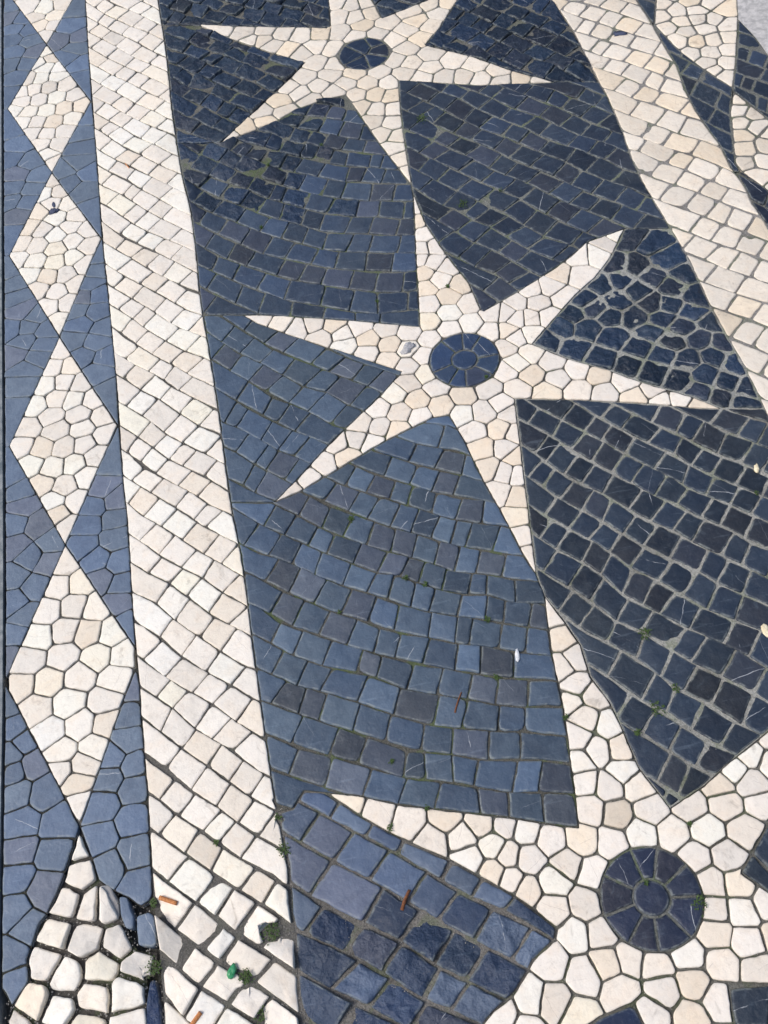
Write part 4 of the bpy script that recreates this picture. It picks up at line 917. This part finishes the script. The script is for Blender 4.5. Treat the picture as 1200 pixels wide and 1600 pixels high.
lump('quartz_chip', 638, 545, .034, .018, .010, M['quartz'], 35, 'shiny grey quartz chip set in the left arm of the middle star', 'chip', 5, -.001, .45)
lump('white_scrap', 808.5, 1025, .024, .0075, .004, M['chalk'], 82, 'small white scrap standing in a joint near the right edge of the slate blue fan', 'scrap', 8, 0)
lump('pebble', 1182, 733, .018, .009, .006, M['pebble'], 75, 'cream pebble lying on the charcoal stones at the right edge', 'pebble', 9, 0)
lump('pebble', 1197, 986, .026, .014, .006, M['pebble'], 90, 'pale flat pebble half in a joint, cut by the right edge', 'pebble', 10, 0)
gum = lump('gum_blob', 84, 330, .022, .017, .0022, M['gum'], 20, 'dark grey gum blob stuck on a white diamond', 'gum', 12, .0002, .5, 'old chewing gum')
lobe = lump('gum_lobe', 84, 320, .008, .018, .0020, M['gum'], 10, None, None, 13, .0002, .3)
lobe.location = lobe.location-gum.location; lobe.parent = gum
lump('gum_blob', 968, 53, .032, .018, .002, M['gum'], -10, 'flat grey gum stain on the right white stripe near the top', 'gum', 14, .0005, .5, 'old chewing gum')

def to_joint(c, reach):
    """the middle of the widest joint near c"""
    near = [q for k, q in SHAPES if abs(k[0]-c[0])+abs(k[1]-c[1]) < .12]
    pts = c+np.array([(r_*math.cos(a), r_*math.sin(a)) for r_ in np.linspace(0, reach, 14) for a in np.linspace(0, 6.28, 24)])
    inn = np.zeros(len(pts), bool); d = np.full(len(pts), 1e9)
    for q in near: inn |= inside(q, pts); d = np.minimum(d, edge_dist(q, pts))
    sc = np.where(inn, -1, np.minimum(d, .006))-np.linalg.norm(pts-c, axis=1)*.12
    return pts[int(np.argmax(sc))]
def weed(x, y, rad, n, label, seed, size=.0028):
    rng = random.Random(seed); c = to_joint(g1(x, y), .018)
    root = bpy.data.objects.new('weed_tuft', None); COL.objects.link(root); root.location = (c[0], c[1], -.003)
    root.empty_display_size = .01; tag(root, label, 'weed', 'weeds in the joints')
    lf, sm = MB(), MB()
    for _ in range(n):
        a = rng.uniform(0, 6.283); d = rad*math.sqrt(rng.random())*(1 if rng.random() < .8 else 1.5)
        bx, by = c[0]+d*math.cos(a), c[1]+d*math.sin(a)*1.2; h = rng.uniform(.0, .004)
        s = size*rng.uniform(.5, 1.2); t = rng.uniform(0, 6.283); up = rng.uniform(-.3, .6)
        u = np.array([math.cos(t), math.sin(t)]); v = np.array([-u[1], u[0]])
        pts = [(0, 0, 0), (.45, .38, .12), (.85, .30, .1), (1.1, 0, 0), (.85, -.30, .1), (.45, -.38, .12)]
        V = [(bx+s*(u[0]*p+v[0]*q), by+s*(u[1]*p+v[1]*q), h+s*(p*up+e)) for p, q, e in pts]
        lf.add(V, [(0, 1, 2, 3), (0, 3, 4, 5)])
        sm.add([(bx, by, h), (bx+.0004, by, h), ((bx+c[0])/2, (by+c[1])/2, -.003)], [(0, 1, 2)])
    o = link('leaves', lf.mesh('leaves', (c[0], c[1], -.003), attrs=False), M['leaf'], root)
    o = link('stems', sm.mesh('stems', (c[0], c[1], -.003), attrs=False), M['stem'], root)
WD = [(430,1340,.014,90,'green weed on the right edge of the white stripe above the loosened part'),
(425,1455,.018,150,'dense weed filling the gap at the right edge of the white stripe'),
(376,1531,.014,140,'weed growing beside the green scrap near the bottom'),
(241,1512,.015,120,'weed between the broken diamond and the white stripe'),
(240,1412,.010,80,'weed beside the upper cigarette filter'),
(322,1325,.008,50,'tiny weed in a crossing of joints in the lower white stripe'),
(437,1277,.009,50,'small weed where the white stripe meets the bottom blue wedge'),
(420,1580,.016,70,'sparse weed at the bottom edge right of the white stripe stones'),
(8,1388,.006,40,'small weed against the left kerb near the bottom'),
(1093,1411,.015,110,'fuzzy weed on the right rim of the large rosette'),
(1012,997,.014,110,'bright weed in the middle of the charcoal field'),
(1018,1122,.016,90,'creeping weed in the lower part of the charcoal field'),
(1045,1085,.012,60,'thin line of weed along a joint of the charcoal field'),
(1178,766,.006,30,'speck of weed at the right edge below the cream pebble'),
(655,186,.016,110,'weed at the top of the dusty charcoal field beside the topmost star'),
(723,319,.016,90,'weed in the middle of the dusty charcoal field'),
(775,306,.008,30,'speck of weed right of the middle of the dusty charcoal field'),
(505,230,.009,50,'weed among the stones below the lower left arm of the topmost star'),
(424,255,.007,40,'weed near the left of the upper dark fan'),
(415,357,.008,50,'weed in the left half of the upper dark fan'),
(584,473,.006,30,'speck of weed just above the left arm of the middle star'),
(700,445,.006,40,'tiny weed inside the upper arm of the middle star'),
(760,590,.006,40,'tiny weed on the lower rim of the middle rosette'),
(556,813,.008,60,'weed near the top of the large slate blue fan'),
(634,909,.007,50,'left one of two small weeds in the upper half of the slate blue fan'),
(670,904,.008,50,'right one of two small weeds in the upper half of the slate blue fan'),
(755,977,.009,60,'weed at the right side of the slate blue fan'),
(765,1068,.006,40,'small weed in the lower right of the slate blue fan'),
(533,956,.005,30,'tiny weed in the middle of the slate blue fan'),
(615,1292,.008,50,'weed under the left arm of the biggest star'),
(612,1190,.007,40,'weed at the lower middle of the slate blue fan'),
(675,1258,.006,35,'weed on the upper edge of the left arm of the biggest star'),
(878,1118,.006,40,'small weed at the left edge of the upper arm of the biggest star'),
(985,1147,.009,60,'weed at the right edge of the upper arm of the biggest star'),
(1010,1380,.006,30,'tiny weed inside the large rosette'),
(1072,1290,.006,35,'tiny weed above the large rosette')]
for i, (x, y, rd, n, lb) in enumerate(WD): weed(x, y, rd*(.62 if n > 85 else .45), int(n*.75), lb, i+11)

# grit and crumbs lying in the joints
rng = random.Random(4); mb = MB()
def grain(x, y, s, z):
    V = [(x+s*(d[0]*rng.uniform(.6, 1.1)), y+s*(d[1]*rng.uniform(.6, 1.1)), z+s*.7*d[2]*rng.uniform(.6, 1.1)) for d in ((1,0,0),(-1,0,0),(0,1,0),(0,-1,0),(0,0,1),(0,0,-1))]
    mb.add(V, [(0,2,4),(2,1,4),(1,3,4),(3,0,4),(2,0,5),(1,2,5),(3,1,5),(0,3,5)], (1, 1, 1, 1))
areas = [(6, 1380, 260, 1600, 1300, -.006, .0016), (250, 1270, 470, 1600, 900, -.0025, .0011), (430, 1240, 860, 1600, 3200, -.003, .0011), (860, 1250, 1200, 1600, 1500, -.004, .0010), (380, 600, 860, 1250, 1500, -.0022, .0008), (800, 620, 1200, 1200, 1000, -.0012, .0008), (250, 100, 1200, 620, 800, -.001, .0008)]
for x0, y0, x1, y1, n, z, s in areas:
    for _ in range(n):
        p = g1(rng.uniform(x0, x1), rng.uniform(y0, y1)); grain(p[0], p[1], s*rng.uniform(.4, 1.3), z)
o = link('grit', mb.mesh('grit', smooth=False, attrs=False), M['gritm']); o['kind'] = 'stuff'
